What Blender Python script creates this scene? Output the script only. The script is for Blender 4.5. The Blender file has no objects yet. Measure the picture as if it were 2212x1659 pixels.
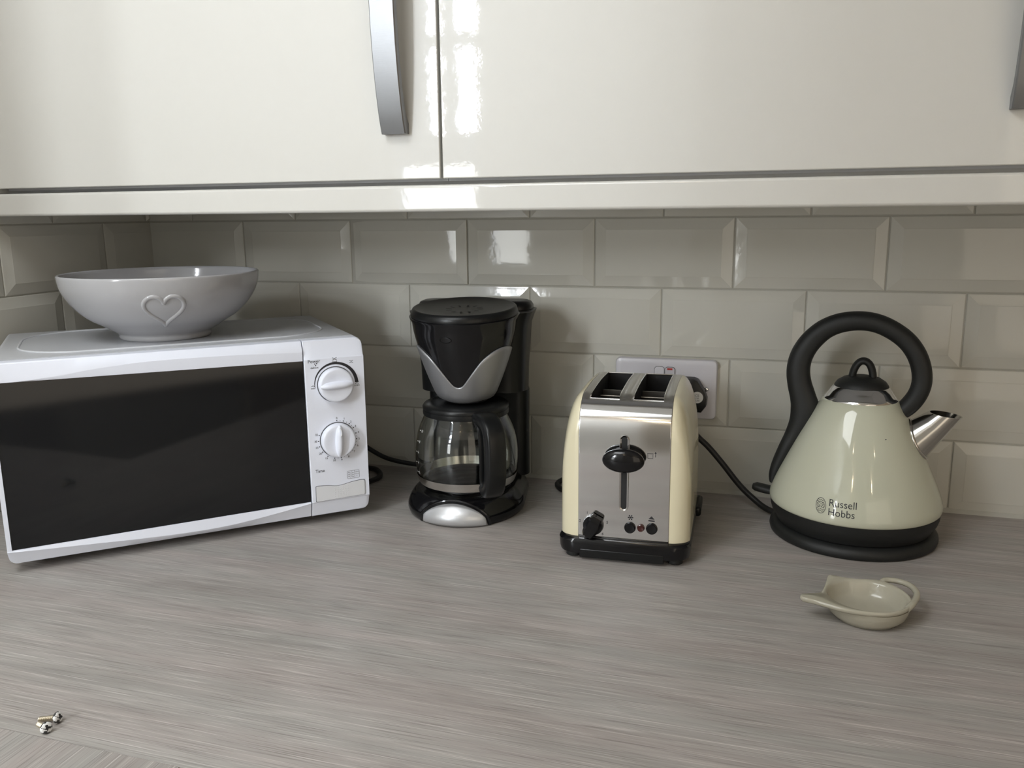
import bpy, bmesh, math, random
from mathutils import Vector, Matrix, Euler

random.seed(7)
scene = bpy.context.scene
COL = scene.collection
PI = math.pi

# ------------------------------------------------------------------ camera
cam_data = bpy.data.cameras.new('camera')
cam = bpy.data.objects.new('camera', cam_data)
COL.objects.link(cam)
cam.location = (0.06779, -1.27205, 0.41902)
cam.rotation_euler = Euler((1.371805, 0.010909, 0.304174), 'XYZ')
cam_data.sensor_fit = 'HORIZONTAL'
cam_data.sensor_width = 36.0
cam_data.lens = 36.0 * 1850.0 / 2212.0
cam_data.clip_start = 0.02
scene.camera = cam

# ------------------------------------------------------------------ world, light, exposure
scene.view_settings.view_transform = 'Standard'
scene.view_settings.look = 'None'
scene.view_settings.gamma = 1.0
scene.view_settings.use_curve_mapping = False
scene.view_settings.exposure = 0.0
world = bpy.data.worlds.new('world')
scene.world = world
world.use_nodes = True
world.node_tree.nodes['Background'].inputs[0].default_value = (0.55, 0.62, 0.72, 1)
world.node_tree.nodes['Background'].inputs[1].default_value = 0.6


def area_light(name, loc, target, sx, sy, power, color):
    ld = bpy.data.lights.new(name, 'AREA')
    ld.shape = 'RECTANGLE'
    ld.size, ld.size_y = sx, sy
    ld.energy = power
    ld.color = color
    o = bpy.data.objects.new(name, ld)
    COL.objects.link(o)
    o.location = loc
    d = Vector(target) - Vector(loc)
    o.rotation_euler = d.to_track_quat('-Z', 'Y').to_euler()
    return o


# daylight just outside the tall narrow glazed opening in the wall behind the camera
WIN_X0, WIN_X1, WIN_Z0, WIN_Z1, WIN_Y = -1.42, -1.065, 0.05, 1.36, -2.6
WX = (WIN_X0 + WIN_X1) / 2
area_light('window_sky', (WX, WIN_Y - 0.16, 0.99), (WX, 0, 0.99), 0.44, 0.76, 136.0, (0.92, 0.965, 1.0))
area_light('window_garden', (WX, WIN_Y - 0.16, 0.33), (WX, 0, 0.33), 0.44, 0.56, 7.0, (0.95, 0.97, 0.95))
# added soft fill lamp below the ceiling, brightening the left half of the kitchen
area_light('ceiling_fill', (-0.62, -1.38, 1.46), (-0.60, -1.35, 0), 0.8, 0.7, 13.2, (0.96, 0.985, 1.0))
# added warm fill lamp, out of view, brightening upright faces from the right
area_light('warm_fill', (1.35, -2.25, 0.45), (0.35, -0.3, 0.3), 1.4, 1.5, 6.6, (1.0, 0.87, 0.70))
# four small ceiling downlights
for x, y in ((-0.22, -2.00), (1.22, -1.95), (-0.16, -2.42), (1.08, -2.40)):
    ld = bpy.data.lights.new('downlight', 'POINT')
    ld.energy = 0.8
    ld.shadow_soft_size = 0.018
    ld.color = (1.0, 0.80, 0.56)
    o = bpy.data.objects.new('downlight', ld)
    COL.objects.link(o)
    o.location = (x, y, 1.455)


# ------------------------------------------------------------------ materials
def new_mat(name):
    m = bpy.data.materials.new(name)
    m.use_nodes = True
    nt = m.node_tree
    return m, nt, nt.nodes['Principled BSDF']


def simple(name, col, rough=0.4, metal=0.0, coat=0.0, coat_rough=0.03, bump=0.0, bump_scale=60, spec=0.5,
           var=0.0, aniso=None, ior=1.5, coat_bump=False):
    m, nt, b = new_mat(name)
    b.inputs['Base Color'].default_value = (*col, 1)
    b.inputs['Roughness'].default_value = rough
    b.inputs['Metallic'].default_value = metal
    b.inputs['IOR'].default_value = ior
    b.inputs['Specular IOR Level'].default_value = spec
    b.inputs['Coat Weight'].default_value = coat
    b.inputs['Coat Roughness'].default_value = coat_rough
    tc = nt.nodes.new('ShaderNodeTexCoord')
    n = nt.nodes.new('ShaderNodeTexNoise')
    n.inputs['Scale'].default_value = bump_scale
    n.inputs['Detail'].default_value = 3
    nt.links.new(tc.outputs['Object'], n.inputs['Vector'])
    if aniso is not None:
        mp = nt.nodes.new('ShaderNodeMapping')
        mp.inputs['Scale'].default_value = aniso
        nt.links.new(tc.outputs['Object'], mp.inputs['Vector'])
        nt.links.new(mp.outputs['Vector'], n.inputs['Vector'])
    if bump > 0:
        bp = nt.nodes.new('ShaderNodeBump')
        bp.inputs['Strength'].default_value = 1.0
        bp.inputs['Distance'].default_value = bump
        nt.links.new(n.outputs['Fac'], bp.inputs['Height'])
        if coat_bump:
            nt.links.new(bp.outputs['Normal'], b.inputs['Coat Normal'])
        else:
            nt.links.new(bp.outputs['Normal'], b.inputs['Normal'])
    mix = nt.nodes.new('ShaderNodeMixRGB')
    mix.blend_type = 'MULTIPLY'
    mix.inputs['Color1'].default_value = (*col, 1)
    mix.inputs['Fac'].default_value = max(var, 0.02)
    nt.links.new(n.outputs['Fac'], mix.inputs['Color2'])
    nt.links.new(mix.outputs['Color'], b.inputs['Base Color'])
    return m


M = {}
M['door'] = simple('cream_gloss_door', (0.645, 0.638, 0.605), rough=0.45, coat=1.0, coat_rough=0.025, bump=0.00005,
                   bump_scale=85, coat_bump=True)
M['tile'] = simple('glazed_tile', (0.64, 0.63, 0.57), rough=0.06, bump=0.0002, bump_scale=35)
M['grout'] = simple('grout', (0.50, 0.49, 0.44), rough=0.9, bump=0.0003, bump_scale=300)
M['paint'] = simple('wall_paint', (0.74, 0.73, 0.70), rough=0.8)
M['paint_warm'] = simple('warm_wall_paint', (0.62, 0.52, 0.40), rough=0.8)
M['ceil'] = simple('ceiling_paint', (0.80, 0.80, 0.78), rough=0.9)
M['floor'] = simple('floor_vinyl', (0.50, 0.49, 0.47), rough=0.5, var=0.3, bump_scale=4)
M['plastic_white'] = simple('white_plastic', (0.83, 0.865, 0.97), rough=0.3)
M['enamel_white'] = simple('white_painted_steel', (0.58, 0.595, 0.63), rough=0.32, bump=0.00004, bump_scale=400)
M['plastic_warm'] = simple('warm_white_plastic', (0.74, 0.755, 0.79), rough=0.4)


def door_glass_mat():
    """black glass; the perforated screen behind it shows as a slightly paler field in the middle"""
    m, nt, b = new_mat('dark_door_glass')
    L = nt.links.new
    b.inputs['Roughness'].default_value = 0.06
    b.inputs['Specular IOR Level'].default_value = 0.45
    tc = nt.nodes.new('ShaderNodeTexCoord')
    sp = nt.nodes.new('ShaderNodeSeparateXYZ')
    L(tc.outputs['Object'], sp.inputs['Vector'])

    def band(sock, a0, a1, b0, b1):
        o = []
        for f0, f1, t0, t1 in ((a0, a1, 0, 1), (b0, b1, 1, 0)):
            r = nt.nodes.new('ShaderNodeMapRange')
            r.interpolation_type = 'SMOOTHSTEP'
            for i_, v_ in enumerate((f0, f1, t0, t1)):
                r.inputs[i_ + 1].default_value = v_
            L(sock, r.inputs['Value'])
            o.append(r.outputs['Result'])
        return o
    fac = None
    for s_ in band(sp.outputs['X'], 0.06, 0.085, 0.285, 0.30) + band(sp.outputs['Z'], 0.050, 0.075, 0.19, 0.205):
        if fac is None:
            fac = s_
        else:
            q = nt.nodes.new('ShaderNodeMath')
            q.operation = 'MULTIPLY'
            L(fac, q.inputs[0])
            L(s_, q.inputs[1])
            fac = q.outputs[0]
    v = nt.nodes.new('ShaderNodeTexVoronoi')
    v.inputs['Scale'].default_value = 850
    L(tc.outputs['Object'], v.inputs['Vector'])
    q = nt.nodes.new('ShaderNodeMath')
    q.operation = 'MULTIPLY'
    L(fac, q.inputs[0])
    L(v.outputs['Distance'], q.inputs[1])
    x = nt.nodes.new('ShaderNodeMixRGB')
    x.inputs['Color1'].default_value = (0.005, 0.006, 0.008, 1)
    x.inputs['Color2'].default_value = (0.011, 0.012, 0.013, 1)
    L(q.outputs[0], x.inputs['Fac'])
    L(x.outputs['Color'], b.inputs['Base Color'])
    return m


M['black_glass'] = door_glass_mat()
M['ink'] = simple('black_ink', (0.02, 0.02, 0.025), rough=0.6)
M['ink_shade_grey'] = simple('grey_ink_and_shade', (0.10, 0.10, 0.11), rough=0.6)
M['ceramic'] = simple('white_ceramic', (0.42, 0.42, 0.435), rough=0.12, bump=0.0002, bump_scale=25)
M['stoneware'] = simple('cream_stoneware', (0.47, 0.445, 0.36), rough=0.12, bump=0.0003, bump_scale=60, var=0.1)
M['black_gloss'] = simple('black_gloss_plastic', (0.005, 0.005, 0.006), rough=0.12, spec=0.4)
M['black_satin'] = simple('black_satin_plastic', (0.006, 0.0065, 0.007), rough=0.33, spec=0.35)
M['black_matt'] = simple('black_rubberised_plastic', (0.009, 0.010, 0.010), rough=0.55)
M['cable'] = simple('black_cable', (0.012, 0.012, 0.013), rough=0.5)
M['silver'] = simple('silver_painted_plastic', (0.60, 0.61, 0.63), rough=0.36, metal=0.55)
M['silver_dark'] = simple('satin_silver_shell', (0.34, 0.345, 0.36), rough=0.38, metal=0.6)
M['chrome'] = simple('polished_steel', (0.80, 0.80, 0.81), rough=0.09, metal=1.0, bump=0.00006, bump_scale=18)
M['brushed_top'] = simple('brushed_steel_top', (0.62, 0.61, 0.59), rough=0.3, metal=1.0, bump=0.00004,
                          bump_scale=60, aniso=(1, 30, 30))
M['brushed'] = simple('brushed_steel_handle', (0.27, 0.275, 0.285), rough=0.40, metal=1.0, bump=0.00006,
                      bump_scale=40, aniso=(1, 60, 60))
M['steel'] = simple('kettle_steel', (0.60, 0.58, 0.55), rough=0.16, metal=1.0, bump=0.00004, bump_scale=40)
M['screw_metal'] = simple('zinc_screw_thread', (0.55, 0.49, 0.38), rough=0.38, metal=1.0)
M['enamel_kettle'] = simple('cream_green_enamel', (0.56, 0.57, 0.455), rough=0.05, coat=0.2, coat_rough=0.01)
M['enamel_toaster'] = simple('cream_enamel', (0.78, 0.72, 0.52), rough=0.22, coat=0.5, coat_rough=0.05)
M['socket'] = simple('white_socket_plastic', (0.70, 0.69, 0.74), rough=0.25)
M['red'] = simple('red_mark', (0.45, 0.03, 0.02), rough=0.5)
M['amber'] = simple('dark_red_lens', (0.05, 0.012, 0.010), rough=0.12)
M['void'] = simple('dark_cavity', (0.01, 0.01, 0.011), rough=0.6)
M['element'] = simple('toaster_guide_wire', (0.30, 0.28, 0.26), rough=0.35, metal=1.0)
M['label'] = simple('white_sticker', (0.72, 0.72, 0.70), rough=0.5)
M['white_print'] = simple('white_print', (0.75, 0.76, 0.75), rough=0.5)
M['paint_white'] = simple('chipped_white_paint', (0.78, 0.78, 0.77), rough=0.35)


def glass_mat():
    m, nt, b = new_mat('clear_glass')
    b.inputs['Base Color'].default_value = (0.94, 0.96, 0.95, 1)
    b.inputs['Roughness'].default_value = 0.0
    b.inputs['IOR'].default_value = 1.45
    b.inputs['Transmission Weight'].default_value = 1.0
    return m


M['glass'] = glass_mat()


def screw_head_mat():
    m, nt, b = new_mat('chipped_white_screw_head')
    b.inputs['Roughness'].default_value = 0.35
    tc = nt.nodes.new('ShaderNodeTexCoord')
    n = nt.nodes.new('ShaderNodeTexNoise')
    n.inputs['Scale'].default_value = 330
    n.inputs['Detail'].default_value = 1
    r = nt.nodes.new('ShaderNodeValToRGB')
    r.color_ramp.interpolation = 'CONSTANT'
    r.color_ramp.elements[0].color = (0.03, 0.03, 0.028, 1)
    r.color_ramp.elements[1].color = (0.80, 0.80, 0.79, 1)
    r.color_ramp.elements[1].position = 0.47
    nt.links.new(tc.outputs['Object'], n.inputs['Vector'])
    nt.links.new(n.outputs['Fac'], r.inputs['Fac'])
    nt.links.new(r.outputs['Color'], b.inputs['Base Color'])
    return m


M['screw_head'] = screw_head_mat()


def wood_mat(name, along_x=True):
    """grey-brown oak-effect laminate: fine streaks along the grain"""
    m, nt, b = new_mat(name)
    L = nt.links.new
    tc = nt.nodes.new('ShaderNodeTexCoord')

    def noise(long, cross, detail, rough=0.6, dist=0.0, off=0.0):
        mp = nt.nodes.new('ShaderNodeMapping')
        mp.inputs['Scale'].default_value = (long, cross, 1) if along_x else (cross, long, 1)
        mp.inputs['Location'].default_value = (off, off * 1.7, 0)
        n = nt.nodes.new('ShaderNodeTexNoise')
        n.inputs['Scale'].default_value = 1
        n.inputs['Detail'].default_value = detail
        n.inputs['Roughness'].default_value = rough
        n.inputs['Distortion'].default_value = dist
        L(tc.outputs['Object'], mp.inputs['Vector'])
        L(mp.outputs['Vector'], n.inputs['Vector'])
        return n.outputs['Fac']

    def ramp(fac, p0, c0, p1, c1):
        r = nt.nodes.new('ShaderNodeValToRGB')
        r.color_ramp.elements[0].position, r.color_ramp.elements[0].color = p0, (*c0, 1)
        r.color_ramp.elements[1].position, r.color_ramp.elements[1].color = p1, (*c1, 1)
        L(fac, r.inputs['Fac'])
        return r.outputs['Color']

    def mix(kind, fac, a, c):
        x = nt.nodes.new('ShaderNodeMixRGB')
        x.blend_type = kind
        x.inputs['Fac'].default_value = fac
        L(a, x.inputs['Color1'])
        L(c, x.inputs['Color2'])
        return x.outputs['Color']

    base = ramp(noise(2.2, 15, 4, 0.6, 0.5), 0.30, (0.325, 0.300, 0.282), 0.70, (0.420, 0.396, 0.378))
    tint = ramp(noise(1.6, 24, 2, off=3.0), 0.35, (0.975, 1.0, 0.99), 0.65, (1.02, 0.99, 0.985))
    c = mix('MULTIPLY', 1.0, base, tint)
    mid = ramp(noise(6, 85, 5, 0.7, 0.5, off=7.0), 0.30, (0.86, 0.86, 0.86), 0.70, (1.10, 1.10, 1.10))
    c = mix('MULTIPLY', 1.0, c, mid)
    fine = noise(12, 900, 2, 0.6, 0.2, off=13.0)
    c = mix('MULTIPLY', 0.9, c, ramp(fine, 0.32, (0.62, 0.61, 0.60), 0.46, (1.03, 1.03, 1.03)))
    pale = ramp(noise(10, 800, 2, 0.55, 0.25, off=23.0), 0.56, (0, 0, 0), 0.70, (0.19, 0.185, 0.18))
    c = mix('ADD', 1.0, c, pale)
    L(c, b.inputs['Base Color'])
    b.inputs['Roughness'].default_value = 0.40
    b.inputs['Specular IOR Level'].default_value = 0.32
    bp = nt.nodes.new('ShaderNodeBump')
    bp.inputs['Distance'].default_value = 0.0002
    bp.inputs['Strength'].default_value = 0.6
    L(fine, bp.inputs['Height'])
    L(bp.outputs['Normal'], b.inputs['Normal'])
    return m


M['wood_x'] = wood_mat('oak_laminate_lengthwise', True)
M['wood_y'] = wood_mat('oak_laminate_crosswise', False)


# ------------------------------------------------------------------ geometry helpers
class G:
    """collects vertices and faces for one mesh"""

    def __init__(s):
        s.v, s.f, s.m = [], [], []

    def add(s, verts, faces, mi=0, xf=None):
        o = len(s.v)
        for p in verts:
            p = Vector(p)
            s.v.append(tuple(xf(p) if xf else p))
        for f in faces:
            s.f.append(tuple(i + o for i in f))
            s.m.append(mi)
        return s

    def box(s, a, b, mi=0, xf=None):
        (x0, y0, z0), (x1, y1, z1) = a, b
        v = [(x0, y0, z0), (x1, y0, z0), (x1, y1, z0), (x0, y1, z0), (x0, y0, z1), (x1, y0, z1), (x1, y1, z1), (x0, y1, z1)]
        f = [(0, 3, 2, 1), (4, 5, 6, 7), (0, 1, 5, 4), (1, 2, 6, 5), (2, 3, 7, 6), (3, 0, 4, 7)]
        return s.add(v, f, mi, xf)

    def loft(s, loops, cap0=True, cap1=True, mi=0, closed=True, xf=None):
        n = len(loops[0])
        v = [p for l in loops for p in l]
        f = []
        for k in range(len(loops) - 1):
            for i in range(n if closed else n - 1):
                j = (i + 1) % n
                f.append((k * n + i, k * n + j, (k + 1) * n + j, (k + 1) * n + i))
        if cap0:
            f.append(tuple(reversed(range(n))))
        if cap1:
            f.append(tuple((len(loops) - 1) * n + i for i in range(n)))
        return s.add(v, f, mi, xf)

    def lathe(s, prof, n=48, mi=0, c=(0, 0, 0), cap0=False, cap1=False, xf=None):
        loops = [[(c[0] + r * math.cos(2 * PI * i / n), c[1] + r * math.sin(2 * PI * i / n), c[2] + z) for i in range(n)]
                 for r, z in prof]
        return s.loft(loops, cap0, cap1, mi, xf=xf)

    def tube(s, pts, ra, rb=None, n=14, bin=None, mi=0, power=2.0, xf=None, cap=True):
        """sweep an (super)ellipse along pts; ra across in the curve plane, rb along the binormal"""
        pts = [Vector(p) for p in pts]
        N = len(pts)
        ra = ra if isinstance(ra, (list, tuple)) else [ra] * N
        rb = ra if rb is None else (rb if isinstance(rb, (list, tuple)) else [rb] * N)
        loops = []
        ref = Vector(bin) if bin else None
        prev = None
        for k in range(N):
            t = (pts[min(k + 1, N - 1)] - pts[max(k - 1, 0)]).normalized()
            if ref is not None:
                bn = ref.normalized()
                nn = bn.cross(t).normalized()
            else:
                if prev is None:
                    a = Vector((0, 0, 1)) if abs(t.z) < 0.9 else Vector((1, 0, 0))
                    nn = (a - t * a.dot(t)).normalized()
                else:
                    nn = (prev - t * prev.dot(t)).normalized()
                prev = nn
                bn = t.cross(nn)
            l = []
            for i in range(n):
                a = 2 * PI * i / n
                ca, sa = math.cos(a), math.sin(a)
                ca = math.copysign(abs(ca) ** (2 / power), ca)
                sa = math.copysign(abs(sa) ** (2 / power), sa)
                l.append(pts[k] + nn * (ca * ra[k]) + bn * (sa * rb[k]))
            loops.append(l)
        return s.loft(loops, cap, cap, mi, xf=xf)

    def prism(s, poly, z0, z1, mi=0, xf=None):
        return s.loft([[(x, y, z0) for x, y in poly], [(x, y, z1) for x, y in poly]], True, True, mi, xf=xf)


def obj(name, g, mat, parent=None, smooth=True, sharp=35, bevel=0.0, bseg=3, label=None, sub=0, weld=1e-6):
    me = bpy.data.meshes.new(name)
    me.from_pydata(g.v, [], g.f)
    mats = mat if isinstance(mat, (list, tuple)) else [mat]
    for m in mats:
        me.materials.append(m)
    for p, mi in zip(me.polygons, g.m):
        p.material_index = mi
    bm = bmesh.new()
    bm.from_mesh(me)
    bmesh.ops.remove_doubles(bm, verts=bm.verts, dist=weld)
    bmesh.ops.recalc_face_normals(bm, faces=bm.faces)
    bm.to_mesh(me)
    bm.free()
    if smooth:
        me.polygons.foreach_set('use_smooth', [True] * len(me.polygons))
        me.set_sharp_from_angle(angle=math.radians(sharp))
    o = bpy.data.objects.new(name, me)
    COL.objects.link(o)
    if parent:
        o.parent = parent
    if bevel > 0:
        b = o.modifiers.new('bevel', 'BEVEL')
        b.width = bevel
        b.segments = bseg
        b.limit_method = 'ANGLE'
        b.angle_limit = math.radians(40)
        b.harden_normals = False
    if sub:
        sm = o.modifiers.new('subdivision', 'SUBSURF')
        sm.levels = sm.render_levels = sub
    if label:
        o['label'] = label
    return o


def thing(name, label, cat, loc=(0, 0, 0), rz=0.0, group=None, rot=None):
    o = bpy.data.objects.new(name, None)
    o.empty_display_size = 0.02
    COL.objects.link(o)
    o.location = loc
    o.rotation_euler = rot if rot else (0, 0, rz)
    return tag(o, label, cat, group)


def tag(o, label, cat, group=None):
    o['label'] = label
    o['category'] = cat
    if group:
        o['group'] = group
    return o


def structure(o, label=None):
    o['kind'] = 'structure'
    if label:
        o['label'] = label
    return o


def spline(pts, n=12, closed=False):
    """Catmull-Rom through pts"""
    P = [Vector(p) for p in pts]
    out = []
    N = len(P)
    for i in range(N if closed else N - 1):
        if closed:
            a, b, c, d = P[(i - 1) % N], P[i], P[(i + 1) % N], P[(i + 2) % N]
        else:
            a, b, c, d = P[max(i - 1, 0)], P[i], P[i + 1], P[min(i + 2, N - 1)]
        for k in range(n):
            t = k / n
            out.append(0.5 * ((2 * b) + (c - a) * t + (2 * a - 5 * b + 4 * c - d) * t * t + (3 * b - a - 3 * c + d) * t ** 3))
    if not closed:
        out.append(P[-1])
    return out


def lerp_table(tab, x):
    if x <= tab[0][0]:
        return tab[0][1]
    for (a, va), (b, vb) in zip(tab, tab[1:]):
        if x <= b:
            return va + (vb - va) * (x - a) / (b - a)
    return tab[-1][1]


def smooth_table(tab, n=6):
    return [(p.x, p.y) for p in spline([(a, b, 0) for a, b in tab], n)]


_text_cache = {}


def text_geo(s, size, extrude=0.0, align='CENTER', res=3):
    key = (s, size, align, res)
    if key not in _text_cache:
        cu = bpy.data.curves.new('lettering', 'FONT')
        cu.body = s
        cu.size = size
        cu.resolution_u = res
        cu.align_x = align
        cu.align_y = 'CENTER'
        o = bpy.data.objects.new('lettering', cu)
        COL.objects.link(o)
        dg = bpy.context.evaluated_depsgraph_get()
        me = bpy.data.meshes.new_from_object(o.evaluated_get(dg))
        _text_cache[key] = ([v.co.copy() for v in me.vertices], [tuple(p.vertices) for p in me.polygons])
        bpy.data.objects.remove(o)
        bpy.data.meshes.remove(me)
        bpy.data.curves.remove(cu)
    return _text_cache[key]


def rrect(w, h, r, n=6, cx=0.0, cy=0.0):
    """rounded rectangle outline, counter-clockwise"""
    out = []
    for sx, sy, a0 in ((1, -1, -90), (1, 1, 0), (-1, 1, 90), (-1, -1, 180)):
        for k in range(n + 1):
            a = math.radians(a0 + 90 * k / n)
            out.append((cx + sx * (w / 2 - r) + r * math.cos(a), cy + sy * (h / 2 - r) + r * math.sin(a)))
    return out


def disc(g, cx, cz, r, y, mi=0, n=20, r0=0.0):
    """flat disc facing -y"""
    if r0 <= 0:
        g.add([(cx + r * math.cos(2 * PI * i / n), y, cz + r * math.sin(2 * PI * i / n)) for i in range(n)],
              [tuple(range(n))], mi)


# ================================================================== SETTING
XL, XR, YF, ZF, ZC = -1.0, 2.2, -2.6, -0.9, 1.5
PITCH, ROW, GR = 0.202, 0.102, 0.0018
LINES = [0.102 * k for k in range(0, 6)] + [0.612]


def tile_wall(name, along, u0, u1, joints, label):
    """bevelled metro tiles; along 'x' = back wall facing -y, 'y' = left wall facing +x"""
    g = G()

    def put(u, d, z):                       # u along the wall, d out of the wall
        return (u, -d, z) if along == 'x' else (XL + d, u, z)

    rng = random.Random(3)
    for k in range(6):
        z0, z1 = 0.102 * k, 0.102 * (k + 1)
        off = joints[k % 2]
        n0 = int(math.floor((u0 - off) / PITCH)) - 1
        for n in range(n0, n0 + 40):
            a = off + n * PITCH + GR / 2
            b = a + PITCH - GR
            a, b = max(a, u0), min(b, u1)
            if b - a < 0.004:
                continue
            zz0, zz1 = z0 + GR / 2, z1 - GR / 2
            tx, tz = rng.uniform(-0.0012, 0.0012), rng.uniform(-0.0025, 0.0025)
            dd = rng.uniform(-0.0003, 0.0003)
            bw = 0.0165 + rng.uniform(-0.0006, 0.0006)
            if along == 'x' and k == 3 and abs(a - (-3 * PITCH)) < 0.02:
                tx = 0.02            # one tile sits a touch out of plane
            cu, cz = (a + b) / 2, (zz0 + zz1) / 2
            cutl, cutr = (a == u0), (b == u1)

            def loop(il, ir, iv, d, flat=0.0):
                pts = []
                for (uu, vv) in ((a + il, zz0 + iv), (b - ir, zz0 + iv), (b - ir, zz1 - iv), (a + il, zz1 - iv)):
                    pts.append(put(uu, d + dd + (tx * (uu - cu) + tz * (vv - cz)), vv))
                return pts
            c = min(bw, (b - a) / 2.2)
            l1 = 0 if cutl else 1
            r1 = 0 if cutr else 1
            loops = [loop(0, 0, 0, -0.004), loop(0, 0, 0, 0.0016), loop(0.0004 * l1, 0.0004 * r1, 0.0004, 0.0022),
                     loop(0.0012 * l1, 0.0012 * r1, 0.0012, 0.0026),
                     loop((c - 0.001) * l1 + 0.001 * (1 - l1), (c - 0.001) * r1 + 0.001 * (1 - r1), c - 0.001, 0.0051),
                     loop(c * l1 + 0.002 * (1 - l1), c * r1 + 0.002 * (1 - r1), c, 0.0055),
                     loop((c + 0.001) * l1 + 0.003 * (1 - l1), (c + 0.001) * r1 + 0.003 * (1 - r1), c + 0.001, 0.0056)]
            g.loft(loops, False, True, 0)
    # grout bed and the plain wall above
    if along == 'x':
        g.box((u0 - 0.1, -0.0008, -0.0385), (u1, 0.1, 0.612), 1)
        g.box((u0 - 0.1, -0.0002, 0.612), (u1, 0.1, ZC), 2)
        g.box((u0 - 0.1, 0.0, ZF), (u1, 0.1, -0.0385), 2)
    else:
        g.box((XL - 0.1, u0, -0.0385), (XL + 0.0008, 0.0, 0.612), 1)
        g.box((XL - 0.1, u0, 0.612), (XL + 0.0002, 0.0, ZC), 2)
        g.box((XL - 0.1, u0, ZF), (XL, 0.0, -0.0385), 2)
    return structure(obj(name, g, [M['tile'], M['grout'], M['paint']], sharp=12), label)


tile_wall('wall_back', 'x', XL, XR, (0.101, 0.0), 'cream bevelled brick-tiled wall behind the appliances')
tile_wall('wall_left', 'y', -1.55, 0.0, (-0.214, -0.113), 'tiled side wall in the shaded left corner')

# sealant bead along the foot of the tiles
g = G()
bead = [(0, 0), (0, 0.006), (-0.0035, 0.004), (-0.006, 0)]
g.loft([[(XL, y - 0.002, z) for y, z in bead], [(XR, y - 0.002, z) for y, z in bead]])
structure(obj('trim_1', g, M['grout']), 'pale sealant bead where tiles meet the worktop')

# the rest of the room, behind and beside the camera
g = G(); g.box((-2.8, YF - 0.1, ZF - 0.1), (XR + 0.1, 0.1, ZF)); structure(obj('floor', g, M['floor'], smooth=False))
g = G(); g.box((-2.8, YF - 0.1, ZC), (XR + 0.1, 0.1, ZC + 0.1)); structure(obj('ceiling', g, M['ceil'], smooth=False))
g = G(); g.box((XR, YF - 0.1, ZF), (XR + 0.1, 0.1, ZC)); structure(obj('wall_right', g, M['paint_warm'], smooth=False))
g = G()
g.box((-2.8, YF - 0.1, ZF), (WIN_X0, YF, ZC))
g.box((WIN_X1, YF - 0.1, ZF), (XR, YF, ZC))
g.box((-0.885, YF, ZF), (-0.20, -2.18, ZC))          # unseen pier added to cut window light towards the right
g.box((WIN_X0, YF - 0.1, ZF), (WIN_X1, YF, WIN_Z0))
g.box((WIN_X0, YF - 0.1, WIN_Z1), (WIN_X1, YF, ZC))
structure(obj('wall_front', g, M['paint'], smooth=False))
g = G()
g.box((-2.8, -1.55, ZF), (XL - 0.1, -1.45, ZC))
g.box((-2.9, YF, ZF), (-2.8, -1.45, ZC))
structure(obj('wall_far_left', g, M['paint'], smooth=False))
g = G()
fw = 0.03
y0, y1 = YF - 0.07, YF - 0.02
g.box((WIN_X0, y0, WIN_Z0), (WIN_X0 + fw, y1, WIN_Z1))
g.box((WIN_X0 + fw, y0, 0.60), (-1.265, y1, WIN_Z1))
g.box((WIN_X1 - 0.006, y0, WIN_Z0), (WIN_X1, y1, WIN_Z1))
g.box((WIN_X0 + fw, y0, WIN_Z0), (WIN_X1 - 0.006, y1, WIN_Z0 + fw))
g.box((-1.265, y0, 0.60), (WIN_X1 - 0.006, y1, 0.72))
g.box((-1.265, y0, 1.03), (WIN_X1 - 0.006, y1, 1.08))
g.box((-1.265, y0, WIN_Z1 - fw), (WIN_X1 - 0.006, y1, WIN_Z1))
g.box((-1.215, y0, 0.72), (-1.155, y1, 1.03))
g.box((-1.215, y0, 1.08), (-1.155, y1, WIN_Z1 - fw))
structure(obj('window_1', g, M['plastic_white'], smooth=False), 'tall narrow glazed opening behind the viewer')

# ================================================================== WORKTOP
SEAM = -0.786
g = G(); g.box((XL, SEAM + 0.0002, -0.038), (XR, 0.0, 0.0))
tag(obj('worktop', g, M['wood_x'], smooth=False),
    'long grey-brown wood-grain worktop under all the appliances', 'worktop')
g = G(); g.box((XL, -1.55, -0.038), (-0.36, SEAM - 0.0002, 0.0))
tag(obj('worktop', g, M['wood_y'], smooth=False),
    'short return of grey worktop with crosswise grain, bottom left corner of the photo', 'worktop')
# base units carrying the worktop
def base_unit(x0, x1, y0, y1, label):
    g = G(); g.box((x0, y0, ZF + 0.1), (x1, y1, -0.0382))
    g.box((x0 + 0.02, y0 + 0.04, ZF), (x1 - 0.02, y1 - 0.01, ZF + 0.1))
    tag(obj('base_cabinet', g, M['door'], smooth=False), label, 'cabinet')
base_unit(XL + 0.01, XR - 0.01, SEAM + 0.03, -0.01, 'cream base cabinets carrying the long worktop')
base_unit(XL + 0.01, -0.40, -1.54, SEAM - 0.03, 'cream base cabinet carrying the short worktop return')

# ================================================================== WALL CABINETS
def bow_handle(parent, cx, yb, zc, half=0.155):
    """wide brushed bow handle; visible lower half meets the door at zc-half"""
    N = 28
    outer, inner = [], []
    hw = 0.0149
    g = G()
    top, bot = [], []
    loops = []
    for k in range(N + 1):
        t = -1 + 2 * k / N
        z = zc + t * half
        bowv = 0.020 * (1 - t * t) ** 0.85 if abs(t) < 1 else 0
        th = 0.0075 + 0.004 * abs(t) ** 6
        yo = yb - 0.010 - bowv
        yi = yo + th
        if abs(t) > 0.90:
            yi = yb + 0.0
        w = hw
        loops.append([(cx - w, yo + 0.0012, z), (cx - w + 0.0012, yo, z), (cx + w - 0.0012, yo, z), (cx + w, yo + 0.0012, z),
                      (cx + w, yi, z), (cx - w, yi, z)])
    g.loft(loops)
    return obj('handle', g, M['brushed'], parent, sharp=30)


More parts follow.
